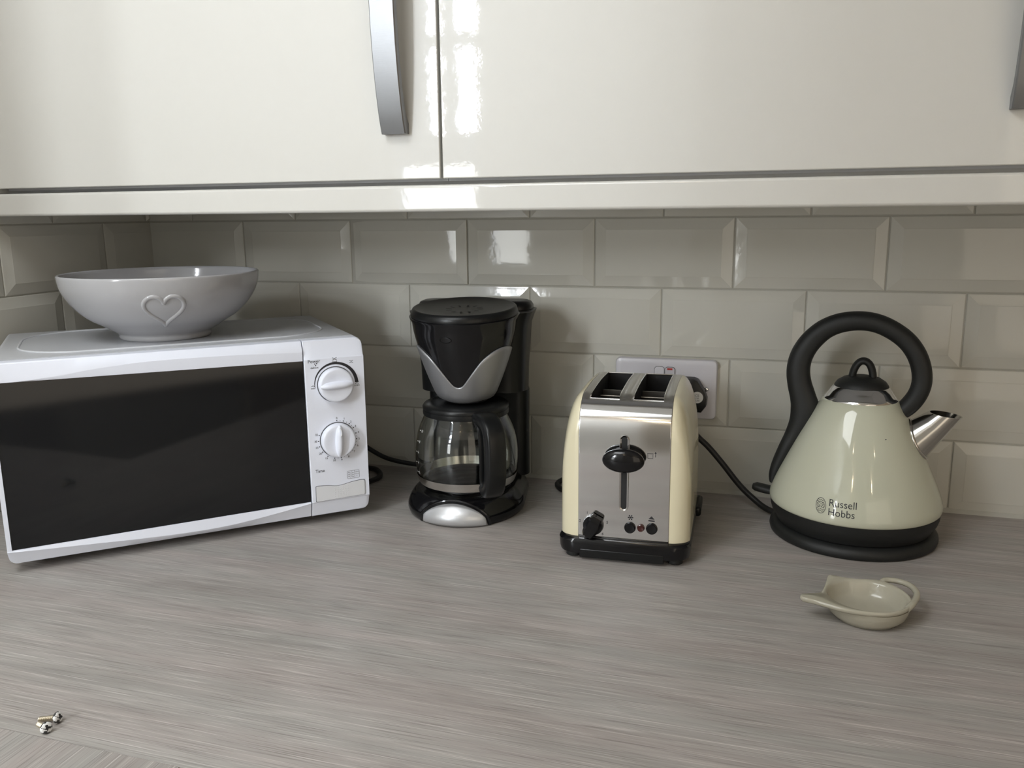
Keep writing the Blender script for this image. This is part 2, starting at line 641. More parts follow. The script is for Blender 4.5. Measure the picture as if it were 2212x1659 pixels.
def wall_cabinet(x0, x1, dx0, dx1, hx, label):
    t = thing('wall_cabinet', label, 'cabinet', ((x0 + x1) / 2, 0, 0.45))
    c = (x0 + x1) / 2
    g = G(); g.box((x0 - c + 0.0004, -0.325, 0.004), (x1 - c - 0.0004, -0.0075, 0.72))
    obj('carcass', g, M['plastic_warm'], t, smooth=False)
    g = G(); g.box((dx0 - c, -0.346, 0.0062), (dx1 - c, -0.327, 0.715))
    d = obj('door', g, M['door'], t, bevel=0.0012, bseg=3)
    bow_handle(d, hx - c, -0.346, 0.211)
    return t, c


tl, c = wall_cabinet(-0.957, -0.3058, -0.9565, -0.3074, -0.3590,
                     'cream gloss wall cabinet on the left, steel bow handle near its right edge')
tr, c2 = wall_cabinet(-0.3058, 0.335, -0.3044, 0.333, 0.2745,
                      'cream gloss wall cabinet on the right, handle cut off at the photo edge')
g = G(); g.box((XL, -0.345, 0.4502), (-0.9582, -0.006, 1.17))
tag(obj('filler_panel', g, M['door'], bevel=0.001), 'narrow cream filler strip between left wall cabinet and side wall', 'panel')
g = G(); g.box((XL + 0.0005, -0.346, 0.4195), (0.62, -0.324, 0.4497))
tag(obj('light_pelmet', g, M['door'], bevel=0.0035, bseg=4),
    'long cream gloss rail under both wall cabinet doors', 'pelmet')
t = thing('wall_cabinet', 'cream wall cabinet beyond the right one, mostly outside the photo', 'cabinet', (0.48, 0, 0.45))
g = G(); g.box((-0.144, -0.325, 0.004), (0.14, -0.0075, 0.72)); obj('carcass', g, M['plastic_warm'], t, smooth=False)
g = G(); g.box((-0.143, -0.346, 0.0062), (0.14, -0.327, 0.715)); obj('door', g, M['door'], t, bevel=0.0012)

# ================================================================== MICROWAVE
MW_A = Vector((-0.7905, -0.5431, 0))
mw = thing('microwave', 'white microwave oven with black glass door and two dials, angled in the corner', 'microwave',
           MW_A, math.radians(43.25))
MWW, MWD = 0.4405, 0.285
g = G()
loops = []
for y in (0.0215, MWD - 0.006, MWD):
    ins = 0.0 if y < MWD else 0.005
    loops.append([(x, y, z) for x, z in rrect(MWW - 0.006 - 2 * ins, 0.2435 - 2 * ins, 0.006, 5, MWW / 2, 0.0125 + 0.2435 / 2)])
g.loft(loops)
body = obj('oven_body', g, M['enamel_white'], mw, sharp=40)
# pressed oval border on the top sheet
g = G()
ring = [(x, y, 0.2558) for x, y in rrect(0.385, 0.215, 0.075, 10, MWW / 2, 0.155)]
g.tube([*ring, ring[0], ring[1]], 0.0016, n=8)
obj('pressed_border', g, M['enamel_white'], body)
for fx, fy in ((0.035, 0.05), (0.405, 0.05), (0.035, 0.25), (0.405, 0.25)):
    g = G(); g.lathe([(0.011, 0.0), (0.012, 0.002), (0.012, 0.0135)], 20, c=(fx, fy, 0), cap0=True, cap1=True)
    obj('foot', g, M['black_matt'], mw)

top_b = [(0.0, 0.233), (0.04, 0.2336), (0.077, 0.2362), (0.111, 0.2405), (0.162, 0.2437), (0.215, 0.2443), (0.29, 0.243), (0.36, 0.2405)]
top_b = smooth_table(top_b)
bot_b = smooth_table([(0.0, 0.0298), (0.04, 0.0272), (0.09, 0.0245), (0.143, 0.0215), (0.2, 0.0195), (0.255, 0.0205), (0.314, 0.0265), (0.36, 0.0330)])


def win_bot(u):
    return 0.0312 + (0.0345 - 0.0312) * u / 0.36


def win_top(u):
    return 0.2325 - 0.004 * u / 0.36


DW = 0.3592


def corner(u, r=0.009):
    return 0.0 if u >= r else r - math.sqrt(max(r * r - (r - u) ** 2, 0))


# door frame: lower rail, upper rail and left stile in one moulding
g = G()
cols = sorted(set([0.0, 0.0008, 0.002, 0.004, 0.0065, 0.009] + [DW * k / 40 for k in range(1, 41)]))
low, upp = [], []
for u in cols:
    zb = 0.0125 + corner(u)
    b1 = max(lerp_table(bot_b, u), zb + 0.001)
    low.append([(u, 0.020, zb), (u, 0.0065, zb), (u, 0.0045, zb + 0.001), (u, -0.0012, b1 - 0.0006), (u, -0.0018, b1 + 0.0004),
                (u, -0.0006, win_bot(u) - 0.0004), (u, 0.0012, win_bot(u)), (u, 0.020, win_bot(u))])
    zt = 0.2552 - corner(u) * 0.3
    b2 = lerp_table(top_b, u)
    upp.append([(u, 0.020, win_top(u)), (u, 0.0012, win_top(u)), (u, -0.0002, win_top(u) + 0.0005),
                (u, -0.0012, max(b2 - 0.0003, win_top(u) + 0.0007)), (u, -0.0012, max(b2 + 0.0006, win_top(u) + 0.0012)),
                (u, 0.0042, zt - 0.0018), (u, 0.0058, zt - 0.0004), (u, 0.0095, zt), (u, 0.020, zt)])
g.loft(low)
g.loft(upp)
g.box((0.0, -0.0006, 0.0305), (0.0050, 0.020, 0.2326))
door = obj('door', g, M['plastic_white'], mw, sharp=28)
g = G()
g.loft([[(0.005, 0.0012, win_bot(0.005)), (DW, 0.0012, win_bot(DW)), (DW, 0.0012, win_top(DW)), (0.005, 0.0012, win_top(0.005))],
        [(0.005, 0.018, win_bot(0.005)), (DW, 0.018, win_bot(DW)), (DW, 0.018, win_top(DW)), (0.005, 0.018, win_top(0.005))]])
obj('door_glass', g, M['black_glass'], door, smooth=False, label='black glass window filling the oven door')

# control panel
g = G()
P0, P1 = 0.3606, MWW
cols = sorted(set([P0, P0 + 0.001] + [P0 + (P1 - P0 - 0.009) * k / 6 for k in range(1, 7)] + [P1 - 0.009 * (1 - math.sin(PI / 2 * k / 8)) for k in range(1, 9)]))
loops = []
for u in cols:
    r = 0.009
    q = u - (P1 - r)
    cc = 0 if q <= 0 else r - math.sqrt(max(r * r - q * q, 0))
    ct = cc
    e = 0.0006 if u == P0 else 0.0
    loops.append([(u, 0.020, 0.0125 + cc), (u, 0.0055, 0.0125 + cc), (u, 0.0042 + e, 0.0138 + cc), (u, -0.0004 + e, 0.0322),
                  (u, -0.0016 + e, 0.0334), (u, -0.0016 + e, 0.2300), (u, -0.0006 + e, 0.2312), (u, 0.0042 + e, 0.2535 - ct), (u, 0.0060, 0.2548 - ct),
                  (u, 0.0095, 0.2552 - ct), (u, 0.020, 0.2552 - ct)])
g.loft(loops)
panel = obj('control_panel', g, M['plastic_white'], mw, sharp=28)
PY = -0.0016


def dial(cx, cz, ang, r=0.0232):
    g = G()
    g.lathe([(r + 0.0012, 0.0), (r + 0.0012, 0.0006)], 48, cap0=True, cap1=True, mi=1, xf=lambda p: Vector((cx + p.x, PY - p.z, cz + p.y)))  # dark ring standing in for the thin shadow round the dial
    g.lathe([(r, 0.0006), (r, 0.0085), (r - 0.0012, 0.0105), (r - 0.003, 0.0112), (0.0135, 0.0095), (0.0, 0.0092)], 48, cap0=True,
            xf=lambda p: Vector((cx + p.x, PY - p.z, cz + p.y)))
    ca, sa = math.cos(ang), math.sin(ang)
    L = r - 0.0015
    pts = []
    loops = []
    for k in range(13):
        t = -1 + 2 * k / 12
        w = 0.0042 * math.sqrt(max(1 - t * t * 0.75, 0.05)) + 0.0006
        h = 0.0105 + 0.0062 * max(1 - t ** 4 * 0.75, 0.0)
        sec = [(-w * 1.25, 0.0085), (-w * 0.9, h * 0.8), (-w * 0.55, h - 0.0006), (0, h), (w * 0.55, h - 0.0006), (w * 0.9, h * 0.8), (w * 1.25, 0.0085)]
        loops.append([Vector((cx + ca * t * L - sa * a, PY - d, cz + sa * t * L + ca * a)) for a, d in sec])
    g.loft(loops)
    d = obj('dial', g, [M['plastic_white'], M['ink_shade_grey']], panel, sharp=50)
    return d


dial(0.4003, 0.1945, math.radians(2))
d2 = dial(0.3998, 0.1180, math.radians(88))
g = G()
pp = spline([(0.3993, PY - 0.0172, 0.1375), (0.4012, PY - 0.0176, 0.134), (0.4016, PY - 0.0176, 0.129), (0.4003, PY - 0.0174, 0.1262)], 5)
g.tube(pp, 0.0007, n=6)
obj('pointer', g, M['plastic_warm'], d2)


def print_text(g, s, size, x, z, y, align='CENTER', rot=0.0):
    v, f = text_geo(s, size, align=align)
    c, sn = math.cos(rot), math.sin(rot)
    g.add(v, f, 0, lambda p: Vector((x + p.x * c - p.y * sn, y, z + p.x * sn + p.y * c)))


def flat_disc(g, x, z, r, y, n=12):
    g.add([(x + r * math.cos(2 * PI * i / n), y, z + r * math.sin(2 * PI * i / n)) for i in range(n)], [tuple(range(n))])


def flat_line(g, pts, w, y):
    P = [Vector((a, b)) for a, b in pts]
    v = []
    for i, p in enumerate(P):
        t = (P[min(i + 1, len(P) - 1)] - P[max(i - 1, 0)]).normalized()
        n = Vector((-t.y, t.x)) * (w / 2)
        v += [(p.x + n.x, y, p.y + n.y), (p.x - n.x, y, p.y - n.y)]
    g.add(v, [(2 * i, 2 * i + 1, 2 * i + 3, 2 * i + 2) for i in range(len(P) - 1)])


TY = PY - 0.00025
# tapering power arc round the upper dial
g = G()
v = []
for k in range(41):
    a = PI * (1.03 - 1.03 * k / 40)
    w = 0.0006 + 0.0042 * (k / 40) ** 0.8
    r0 = 0.0262
    for r in (r0 + 0.0008, r0 + 0.0008 + w):
        v.append((0.4003 + r * math.cos(a), TY, 0.1945 + r * math.sin(a)))
g.add(v, [(2 * i, 2 * i + 1, 2 * i + 3, 2 * i + 2) for i in range(40)])
obj('power_scale', g, M['ink'], panel, smooth=False, label='thick black arc widening clockwise round the upper dial')
g = G()
print_text(g, 'Power', 0.0062, 0.3735, 0.2275, TY)
obj('printed_label', g, M['ink'], panel, smooth=False)
g = G()
print_text(g, 'defrost', 0.0037, 0.3738, 0.2190, TY)
obj('printed_label', g, M['ink'], panel, smooth=False)
g = G()
for x, z in ((0.3745, 0.2240), (0.3770, 0.2244), (0.3755, 0.2219)):
    flat_disc(g, x, z, 0.0008, TY)
obj('defrost_symbol', g, M['ink'], panel, smooth=False)
for s, sz, x, z in (('min', 0.0040, 0.3705, 0.1915), ('med', 0.0040, 0.4010, 0.2250), ('max', 0.0044, 0.4300, 0.1905)):
    g = G()
    print_text(g, s, sz, x, z, TY)
    obj('printed_label', g, M['ink'], panel, smooth=False)


def waves(x, z, n, w):
    for q in range(n):
        zz = z + q * 0.0011
        flat_line(g, [(x - w / 2 + w * i / 8, zz + (0.0005 * math.cos(2 * PI * i / 8 + PI) - 0.0005) * (1 if q % 2 == 0 else -1)) for i in range(9)], 0.0006, TY)


for x, z, n, w in ((0.3705, 0.1950, 1, 0.005), (0.4010, 0.2284, 2, 0.006), (0.4235, 0.2228, 2, 0.005), (0.4300, 0.1935, 3, 0.005)):
    g = G()
    waves(x, z, n, w)
    obj('level_symbol', g, M['ink'], panel, smooth=False)
g = G()
names = ['0', '1', '2', '3', '4', '5', '6', '7', '8', '9', '10', '15', '20', '25', '30', '35']
angs = [90 - 21.0 * k for k in range(0, 10)]
angs = [90, 70, 50, 32, 13, -5, -24, -42, -62, -82, -102, -124, -145, -164, -181, -199]
for i, (s, a) in enumerate(zip(names, angs)):
    a = math.radians(a)
    flat_disc(g, 0.3998 + 0.0262 * math.cos(a), 0.1180 + 0.0262 * math.sin(a), 0.0008, TY)
    print_text(g, s, 0.0040, 0.3998 + 0.0298 * math.cos(a), 0.1180 + 0.0295 * math.sin(a), TY)
    if i < 10:
        b = math.radians((angs[i] + angs[i + 1]) / 2)
        flat_disc(g, 0.3998 + 0.0262 * math.cos(b), 0.1180 + 0.0262 * math.sin(b), 0.00045, TY)
print_text(g, 'Time', 0.0062, 0.3735, 0.0768, TY)
obj('timer_lettering', g, M['ink'], panel, smooth=False)
g = G()
sx, sz = 0.4190, 0.0660
rr = rrect(0.0165, 0.0110, 0.0012, 3, sx, sz)
flat_line(g, rr + rr[:1], 0.00035, TY)
flat_line(g, [(sx + 0.0018, sz - 0.0055), (sx + 0.0018, sz + 0.0055)], 0.00035, TY)
flat_line(g, [(sx + 0.0018, sz), (sx + 0.0082, sz)], 0.00035, TY)
for q in (-0.0028, 0.0, 0.0028):
    flat_line(g, [(sx - 0.0072 + 0.0077 * i / 12, sz + q + 0.0009 * math.sin(2 * PI * i / 6)) for i in range(13)], 0.00045, TY)
print_text(g, '700W', 0.0020, sx + 0.0050, sz + 0.0028, TY)
print_text(g, 'E', 0.0024, sx + 0.0050, sz - 0.0026, TY)
obj('rating_symbol', g, M['ink_shade_grey'], panel, smooth=False)
# wavy-topped door release button
g = G()
outl = [(0.3672, 0.0345), (0.4330, 0.0355), (0.4338, 0.0368)]
topw = spline([(0.4340, 0.0545, 0), (0.4325, 0.0562, 0), (0.4250, 0.0562, 0), (0.4150, 0.0552, 0), (0.4050, 0.0535, 0), (0.3950, 0.0528, 0), (0.3850, 0.0546, 0), (0.3760, 0.0555, 0), (0.3680, 0.0556, 0), (0.3668, 0.0540, 0)], 4)
outl = outl + [(p.x, p.y) for p in topw] + [(0.3664, 0.0352)]


def to_panel(p):
    return Vector((p.x, PY - p.z, p.y))


g.prism([(0.40 + (x - 0.40) * 1.022, 0.0450 + (z - 0.0450) * 1.07) for x, z in outl], -0.001, 0.0002, 1, to_panel)
g.prism(outl, 0.0001, 0.0014, 0, to_panel)
for i in range(6):
    for j in range(5):
        x, z = 0.3925 + i * 0.0036, 0.0385 + j * 0.0031
        g.lathe([(0.0008, 0.0013), (0.0005, 0.0017), (0.0, 0.0018)], 8, c=(x, z, 0), xf=to_panel)
obj('door_button', g, [M['plastic_warm'], M['ink_shade_grey']], panel, bevel=0.0)
# mains cable lying in a loop behind the oven's right-hand end
g = G()


def mw_local(p):
    q = Vector(p) - MW_A
    a = -math.radians(43.25)
    return (q.x * math.cos(a) - q.y * math.sin(a), q.x * math.sin(a) + q.y * math.cos(a), q.z)


pth = spline([mw_local(p) for p in ((-0.640, -0.075, 0.08), (-0.615, -0.055, 0.04), (-0.585, -0.042, 0.008), (-0.555, -0.050, 0.0055), (-0.535, -0.075, 0.0055),
                                   (-0.532, -0.098, 0.0055), (-0.545, -0.120, 0.0055), (-0.580, -0.118, 0.006), (-0.60, -0.09, 0.0062))], 8)
g.tube(pth, 0.0042, n=10)
obj('power_cord', g, M['cable'], mw)

# ================================================================== HEART BOWL
bowl = thing('serving_bowl', 'wide grey-white ceramic bowl with raised heart, standing on the microwave', 'bowl',
             (-0.7375, -0.300, 0.2562))
prof = [(0.0, 0.004), (0.050, 0.004), (0.0545, 0.0), (0.058, 0.0004), (0.0595, 0.004), (0.0600, 0.0075), (0.068, 0.0125), (0.080, 0.0205),
        (0.092, 0.0275), (0.1025, 0.036), (0.1105, 0.0445), (0.1175, 0.054), (0.1230, 0.064), (0.1262, 0.074), (0.1275, 0.084), (0.1272, 0.0868), (0.1255, 0.0876),
        (0.1236, 0.0862), (0.1225, 0.078), (0.1190, 0.065), (0.1120, 0.052), (0.100, 0.038), (0.080, 0.024), (0.055, 0.014), (0.025, 0.0105), (0.0, 0.010)]
g = G()
g.lathe(smooth_table(prof, 2), 96)
bb = obj('bowl_body', g, M['ceramic'], bowl, sharp=80)
outer = [(z, r) for r, z in prof[6:15]]
g = G()
hc = math.atan2(-1.27 + 0.30, 0.068 + 0.7375)       # azimuth facing the viewer
hc = hc + 0.0
hz = 0.0450
pts = []
for k in range(73):
    t = 2 * PI * k / 72
    hx = 16 * math.sin(t) ** 3
    hy = 13 * math.cos(t) - 5 * math.cos(2 * t) - 2 * math.cos(3 * t) - math.cos(4 * t)
    u, z = hx / 16 * 0.0238, hz + (hy + 2.5) / 14.5 * 0.0200
    r = lerp_table(outer, z)
    a = hc + u / r
    pts.append(((r - 0.0012) * math.cos(a), (r - 0.0012) * math.sin(a), z))
g.tube(pts, 0.0031, n=12)
obj('heart_relief', g, M['ceramic'], bowl, sharp=80)

# ================================================================== COFFEE MACHINE
CM = Vector((-0.352, -0.160, 0.0))
cm = thing('coffee_maker', 'black filter coffee machine with silver V trim beside the microwave', 'coffee maker', CM, math.radians(8))


def dshape(r, hb, yb, n=40, rb=0.02):
    """round front (radius r about the origin), straight sides to a squarer back at y=yb with half-width hb"""
    out = []
    for k in range(n + 1):
        a = PI + PI * k / n
        out.append((r * math.cos(a), r * math.sin(a)))
    for k in range(7):
        a = PI / 2 * k / 6
        out.append((hb - rb + rb * math.cos(a), yb - rb + rb * math.sin(a)))
    for k in range(7):
        a = PI / 2 + PI / 2 * k / 6
        out.append((-hb + rb + rb * math.cos(a), yb - rb + rb * math.sin(a)))
    return out


base_prof = [(0.0880, 0.0), (0.0905, 0.0025), (0.0925, 0.008), (0.0920, 0.0135), (0.0890, 0.0205), (0.0845, 0.0270), (0.0790, 0.0325), (0.0760, 0.0345), (0.0735, 0.0348)]
g = G()
g.loft([[(x * 0.915 - 0.002, y, z) for x, y in dshape(r, r - 0.006, 0.094)] for r, z in base_prof])
base = obj('base', g, M['black_gloss'], cm, sharp=40)
g = G(); g.lathe([(0.062, 0.0346), (0.0625, 0.0362), (0.060, 0.0366), (0.0, 0.0366)], 48)
obj('warming_plate', g, M['black_satin'], base)
bp2 = [(z, r) for r, z in base_prof[:-1]]
# silver half-moon on the front of the base, and the raised brow over it
g = G()
loops = []
NA = 24
for k in range(NA + 1):
    t = -1 + 2 * k / NA
    a = -PI / 2 + math.radians(-2) + t * math.radians(33.5)
    ht = 0.0015 + 0.0295 * math.sqrt(max(1 - t * t, 0))
    col = []
    for j in range(9):
        z = 0.0015 + (ht - 0.0015) * j / 8
        r = lerp_table(bp2, z) + 0.0016 + 0.0022 * math.sin(PI * min(j / 8 + 0.05, 1)) * (1 - t * t)
        col.append((0.915 * r * math.cos(a), r * math.sin(a), z))
    loops.append(col)
g.loft(loops, False, False, closed=False)
dm = obj('front_badge', g, M['silver'], base, sharp=60, label='silver half-moon plate on the front of the base')
dm.modifiers.new('solid', 'SOLIDIFY').thickness = 0.002
g = G()
pts = []
for k in range(33):
    t = -1 + 2 * k / 32
    a = -PI / 2 + math.radians(-2) + t * math.radians(36)
    z = 0.002 + 0.0318 * math.sqrt(max(1 - t * t, 0))
    r = lerp_table(bp2, z) - 0.0003
    pts.append((0.915 * r * math.cos(a), r * math.sin(a), z))
g.tube(pts, 0.0026, n=10)
obj('brow', g, M['black_gloss'], base)
# water column at the back
g = G()
colp = []
for z, hw, yf, yb in ((0.030, 0.0755, 0.058, 0.094), (0.10, 0.0755, 0.058, 0.094), (0.160, 0.0760, 0.058, 0.094), (0.166, 0.0765, 0.010, 0.094), (0.20, 0.0775, 0.010, 0.094), (0.262, 0.0820, 0.0, 0.094), (0.274, 0.0860, -0.002, 0.096), (0.281, 0.0890, -0.002, 0.097), (0.2815, 0.085, 0.0, 0.094)):
    colp.append([(x, y, z) for x, y in rrect(2 * hw, yb - yf, 0.030 if yb - yf > 0.07 else 0.017, 8, 0.003, (yf + yb) / 2)])
g.loft(colp)
tank = obj('water_tank', g, M['black_satin'], cm, sharp=40)
g = G()
lid = []
for z, ins in ((0.281, 0.003), (0.2865, 0.003), (0.2915, 0.006), (0.2935, 0.011), (0.2935, 0.018)):
    lid.append([(x, y, z) for x, y in rrect(0.174 - 2 * ins, 0.064 - 2 * ins, 0.024 - ins * 0.6, 8, 0.003, 0.062)])
g.loft(lid)
obj('tank_lid', g, M['black_satin'], tank, sharp=40)
# filter head
head_prof = [(0.016, 0.1620), (0.028, 0.1632), (0.0355, 0.1670), (0.0405, 0.1740), (0.0445, 0.1840), (0.0487, 0.1950), (0.0537, 0.2090), (0.0582, 0.2230), (0.0625, 0.2370), (0.0665, 0.2510), (0.0703, 0.2680), (0.0725, 0.2820), (0.0752, 0.2862), (0.0757, 0.2882), (0.0735, 0.2892)]
HC = (0.0, -0.018)


def tilt(p):
    # the head leans a little towards the viewer
    a = math.radians(4.6)
    y, z = p.y - 0.06, p.z - 0.27
    return Vector((p.x + 0.0040, 0.06 + y * math.cos(a) - z * math.sin(a) * 0, 0.27 + z + y * math.sin(a) * min(max((p.z - 0.15) / 0.12, 0), 1.0)))


g = G()
g.lathe(head_prof, 72, c=(HC[0], HC[1], 0), cap0=True, cap1=True, xf=tilt)
head = obj('filter_holder', g, M['black_gloss'], cm, sharp=50)
g = G()
g.lathe([(0.0732, 0.2885), (0.0738, 0.2905), (0.0730, 0.2945), (0.0712, 0.2982), (0.0692, 0.2994), (0.0672, 0.2988), (0.055, 0.2962), (0.035, 0.2948), (0.0, 0.2944)], 72, c=(HC[0], HC[1], 0), cap0=True, xf=tilt)
hl = obj('brew_lid', g, M['black_satin'], head, sharp=50)
g = G()
for k in range(12):
    a = 2 * PI * k / 12
    c, s_ = math.cos(a), math.sin(a)
    q = []
    for (r, w) in ((0.018, -0.0012), (0.026, -0.0012), (0.026, 0.0012), (0.018, 0.0012)):
        q.append((HC[0] + r * c - w * s_, HC[1] + r * s_ + w * c, 0.2948 + (r - 0.018) * 0.05))
    g.add(q, [(0, 1, 2, 3)], 0, lambda p: tilt(p) + Vector((0, 0, 0.0003)))
obj('steam_vents', g, M['void'], hl, smooth=False)
hp = [(z, r) for r, z in head_prof[:13]]
g = G()
for k in range(25):
    a = 2 * PI * k / 24
hx = math.radians(-90 - 9)
pts = []
for k in range(25):
    t = 2 * PI * k / 24
    z = 0.2665 + 0.0042 * math.sin(t)
    a = hx + math.cos(t) * 0.0085 / 0.073
    r = lerp_table(hp, z) + 0.0002
    pts.append((HC[0] + r * math.cos(a), HC[1] + r * math.sin(a), z))
g.tube(pts, 0.0008, n=6, xf=tilt)
obj('finger_tab', g, M['black_gloss'], head)
# silver V-shaped shell
g = G()
loops = []
NA = 96
V_TAB = smooth_table([(0, 0.1915), (6, 0.1932), (12, 0.2000), (24, 0.2190), (33, 0.2330), (44, 0.2430), (54, 0.2480), (65, 0.2490), (80, 0.2455), (95, 0.2390), (112, 0.2300)], 4)
for k in range(NA + 1):
    d = -112 + 224 * k / NA
    top = lerp_table(V_TAB, abs(d))
    a = -PI / 2 + math.radians(d)
    col = []
    for j in range(13):
        z = 0.1632 + (top - 0.1632) * j / 12
        r = lerp_table(hp, z) + 0.0018
        col.append((HC[0] + r * math.cos(a), HC[1] + r * math.sin(a), z))
    loops.append(col)
g.loft(loops, False, False, closed=False, xf=tilt)
tr_ = obj('v_trim', g, M['silver_dark'], head, sharp=60, label='silver shell with a deep V-shaped upper edge')
sm = tr_.modifiers.new('solid', 'SOLIDIFY')
sm.thickness = 0.0017
sm.offset = -1
# its mains cable trailing left along the wall behind the microwave
g = G()


def cm_local(p):
    q = Vector(p) - CM
    a = -math.radians(8)
    return (q.x * math.cos(a) - q.y * math.sin(a), q.x * math.sin(a) + q.y * math.cos(a), q.z)


pth = spline([cm_local(p) for p in ((-0.41, -0.055, 0.018), (-0.45, -0.035, 0.012), (-0.487, -0.03, 0.013), (-0.520, -0.03, 0.0155), (-0.549, -0.03, 0.0215), (-0.578, -0.03, 0.035), (-0.605, -0.028, 0.052))], 8)
g.tube(pth, 0.0038, n=10)
obj('power_cord', g, M['cable'], cm)

# ---- glass jug (lifts out of the machine)
JC = CM + Matrix.Rotation(math.radians(8), 3, 'Z') @ Vector((0.003, -0.018, 0))
jug = thing('coffee_jug', 'glass coffee jug with black lid and handle, standing on the coffee machine plate', 'jug',
            (JC.x, JC.y, 0.0370), math.radians(8))
outp = [(0.0, 0.0), (0.050, 0.0), (0.060, 0.003), (0.0670, 0.012), (0.0710, 0.028), (0.0725, 0.045), (0.0718, 0.062), (0.0685, 0.080), (0.0635, 0.094), (0.0590, 0.104), (0.0572, 0.110), (0.0575, 0.1140)]
inp = [(r - 0.0022, z) for r, z in outp[4:]][::-1] + [(0.0648, 0.0135), (0.0585, 0.0052), (0.049, 0.0024), (0.0, 0.0024)]
g = G(); g.lathe(smooth_table(outp, 2) + inp, 72)
gl = obj('glass_body', g, M['glass'], jug, sharp=60)
g = G(); g.lathe([(0.0672, 0.0118), (0.0692, 0.0170), (0.0708, 0.0232), (0.0713, 0.0233), (0.0698, 0.0168), (0.0677, 0.0114), (0.0672, 0.0118)], 72)
obj('steel_band', g, M['steel'], jug, sharp=60)
g = G(); g.lathe([(0.0, 0.1090), (0.0545, 0.1090), (0.0545, 0.1142), (0.0598, 0.1145), (0.0605, 0.1180), (0.0580, 0.1215), (0.045, 0.1230), (0.0, 0.1234)], 60)
obj('lid', g, M['black_satin'], jug, sharp=50)
g = G(); g.lathe([(0.0580, 0.1075), (0.0598, 0.1075), (0.0602, 0.1105), (0.0598, 0.1142), (0.0578, 0.1142)], 60)
obj('neck_ring', g, M['black_satin'], jug, sharp=50)
# handle: deep flat-sided loop pointing forward and to the right
ha = math.radians(-90 + 33)
hd = Vector((math.cos(ha), math.sin(ha), 0))
hs = Vector((-math.sin(ha), math.cos(ha), 0))
hp_ = [(0.056, 0.1120), (0.072, 0.1135), (0.088, 0.1110), (0.099, 0.1030), (0.1040, 0.0910), (0.1055, 0.0680), (0.1045, 0.0450), (0.1010, 0.0290), (0.0945, 0.0200), (0.0860, 0.0185), (0.0800, 0.0230)]
path = spline([hd * r + Vector((0, 0, z)) for r, z in hp_], 6)
n_ = len(path)
g = G()
g.tube(path, [0.0068 + 0.0035 * math.sin(PI * k / (n_ - 1)) for k in range(n_)], [0.0135] * n_, n=20, bin=hs, power=4.5)
g.tube(spline([hd * r + Vector((0, 0, z)) for r, z in ((0.060, 0.108), (0.0735, 0.099), (0.0790, 0.078), (0.0800, 0.053), (0.0795, 0.030), (0.086, 0.022))], 6),
       0.0030, 0.0125, n=16, bin=hs, power=4)
obj('handle', g, M['black_satin'], jug, sharp=40)
g = G()
jo = [(z, r) for r, z in outp[2:]]
for s, z in (('10', 0.088), ('8', 0.0735), ('6', 0.0590), ('4', 0.0445), ('2', 0.0300)):
    a0 = math.radians(-90 - 54)
    v, f = text_geo(s, 0.0055)

    def wrap(p, z=z):
        zz = z + p.y * 0.9
        r = lerp_table(jo, zz) + 0.0012
        a = a0 + (p.x + 0.002) / r
        return Vector((r * math.cos(a), r * math.sin(a), zz))
    g.add(v, f, 0, wrap)
    for q in range(1):
        g.add([wrap(Vector((-0.0085, -0.0006, 0))), wrap(Vector((-0.0045, -0.0006, 0))), wrap(Vector((-0.0045, 0.0004, 0))), wrap(Vector((-0.0085, 0.0004, 0)))], [(0, 1, 2, 3)])
obj('cup_scale', g, M['white_print'], jug, smooth=False, label='white cup numbers up the side of the glass')

# ================================================================== TOASTER
TO = Vector((-0.1015, -0.3000, 0.0))
TR = math.radians(2.6)
ts = thing('toaster', 'cream and chrome two-slot toaster with black base, slot lever facing front', 'toaster', TO, TR)
TL, ZB, ZT = 0.205, 0.0265, 0.2020
HWC = 0.0545


def arch(dz=0.0, dy=0.0, n=10, zb=ZB):
    """side outline of the shell from the front foot over the top to the back foot: (y, z)"""
    ry, rz = 0.040, 0.045
    y0, y1, zt = dy, TL - dy, ZT - dz
    o = [(y0, zb + (zt - rz - zb) * q) for q in (0.0, 0.35, 0.7, 1.0)]
    for k in range(1, n + 1):
        a = PI / 2 * k / n
        o.append((y0 + ry * (1 - math.cos(a)), zt - rz + rz * math.sin(a)))
    for q in (0.25, 0.5, 0.75):
        o.append((y0 + ry + (y1 - y0 - 2 * ry) * q, zt + 0.002 * math.sin(PI * q) * 1.0))
    for k in range(0, n + 1):
        a = PI / 2 * (1 - k / n)
        o.append((y1 - ry * (1 - math.cos(a)), zt - rz + rz * math.sin(a)))
    o += [(y1, zb + (zt - rz - zb) * 0.7), (y1, zb)]
    return o


# dense profile of the steel strip
def dense(prof, step=0.004):
    out = [prof[0]]
    for a, b in zip(prof, prof[1:]):
        d = math.hypot(b[0] - a[0], b[1] - a[1])
        m = max(1, int(round(d / step)))
        for k in range(1, m + 1):
            out.append((a[0] + (b[0] - a[0]) * k / m, a[1] + (b[1] - a[1]) * k / m))
    return out


pr = dense(arch())
SY0, SY1 = 0.0215, 0.178
SL = ((-0.0445, -0.0090), (0.0075, 0.0435))
xs = [-HWC, -HWC + 0.001] + [SL[0][0], SL[0][1], SL[1][0], SL[1][1]] + [HWC - 0.001, HWC]
g = G()
vi = {}


def arch_pt(i, x):
    return (x, pr[i][0], pr[i][1])


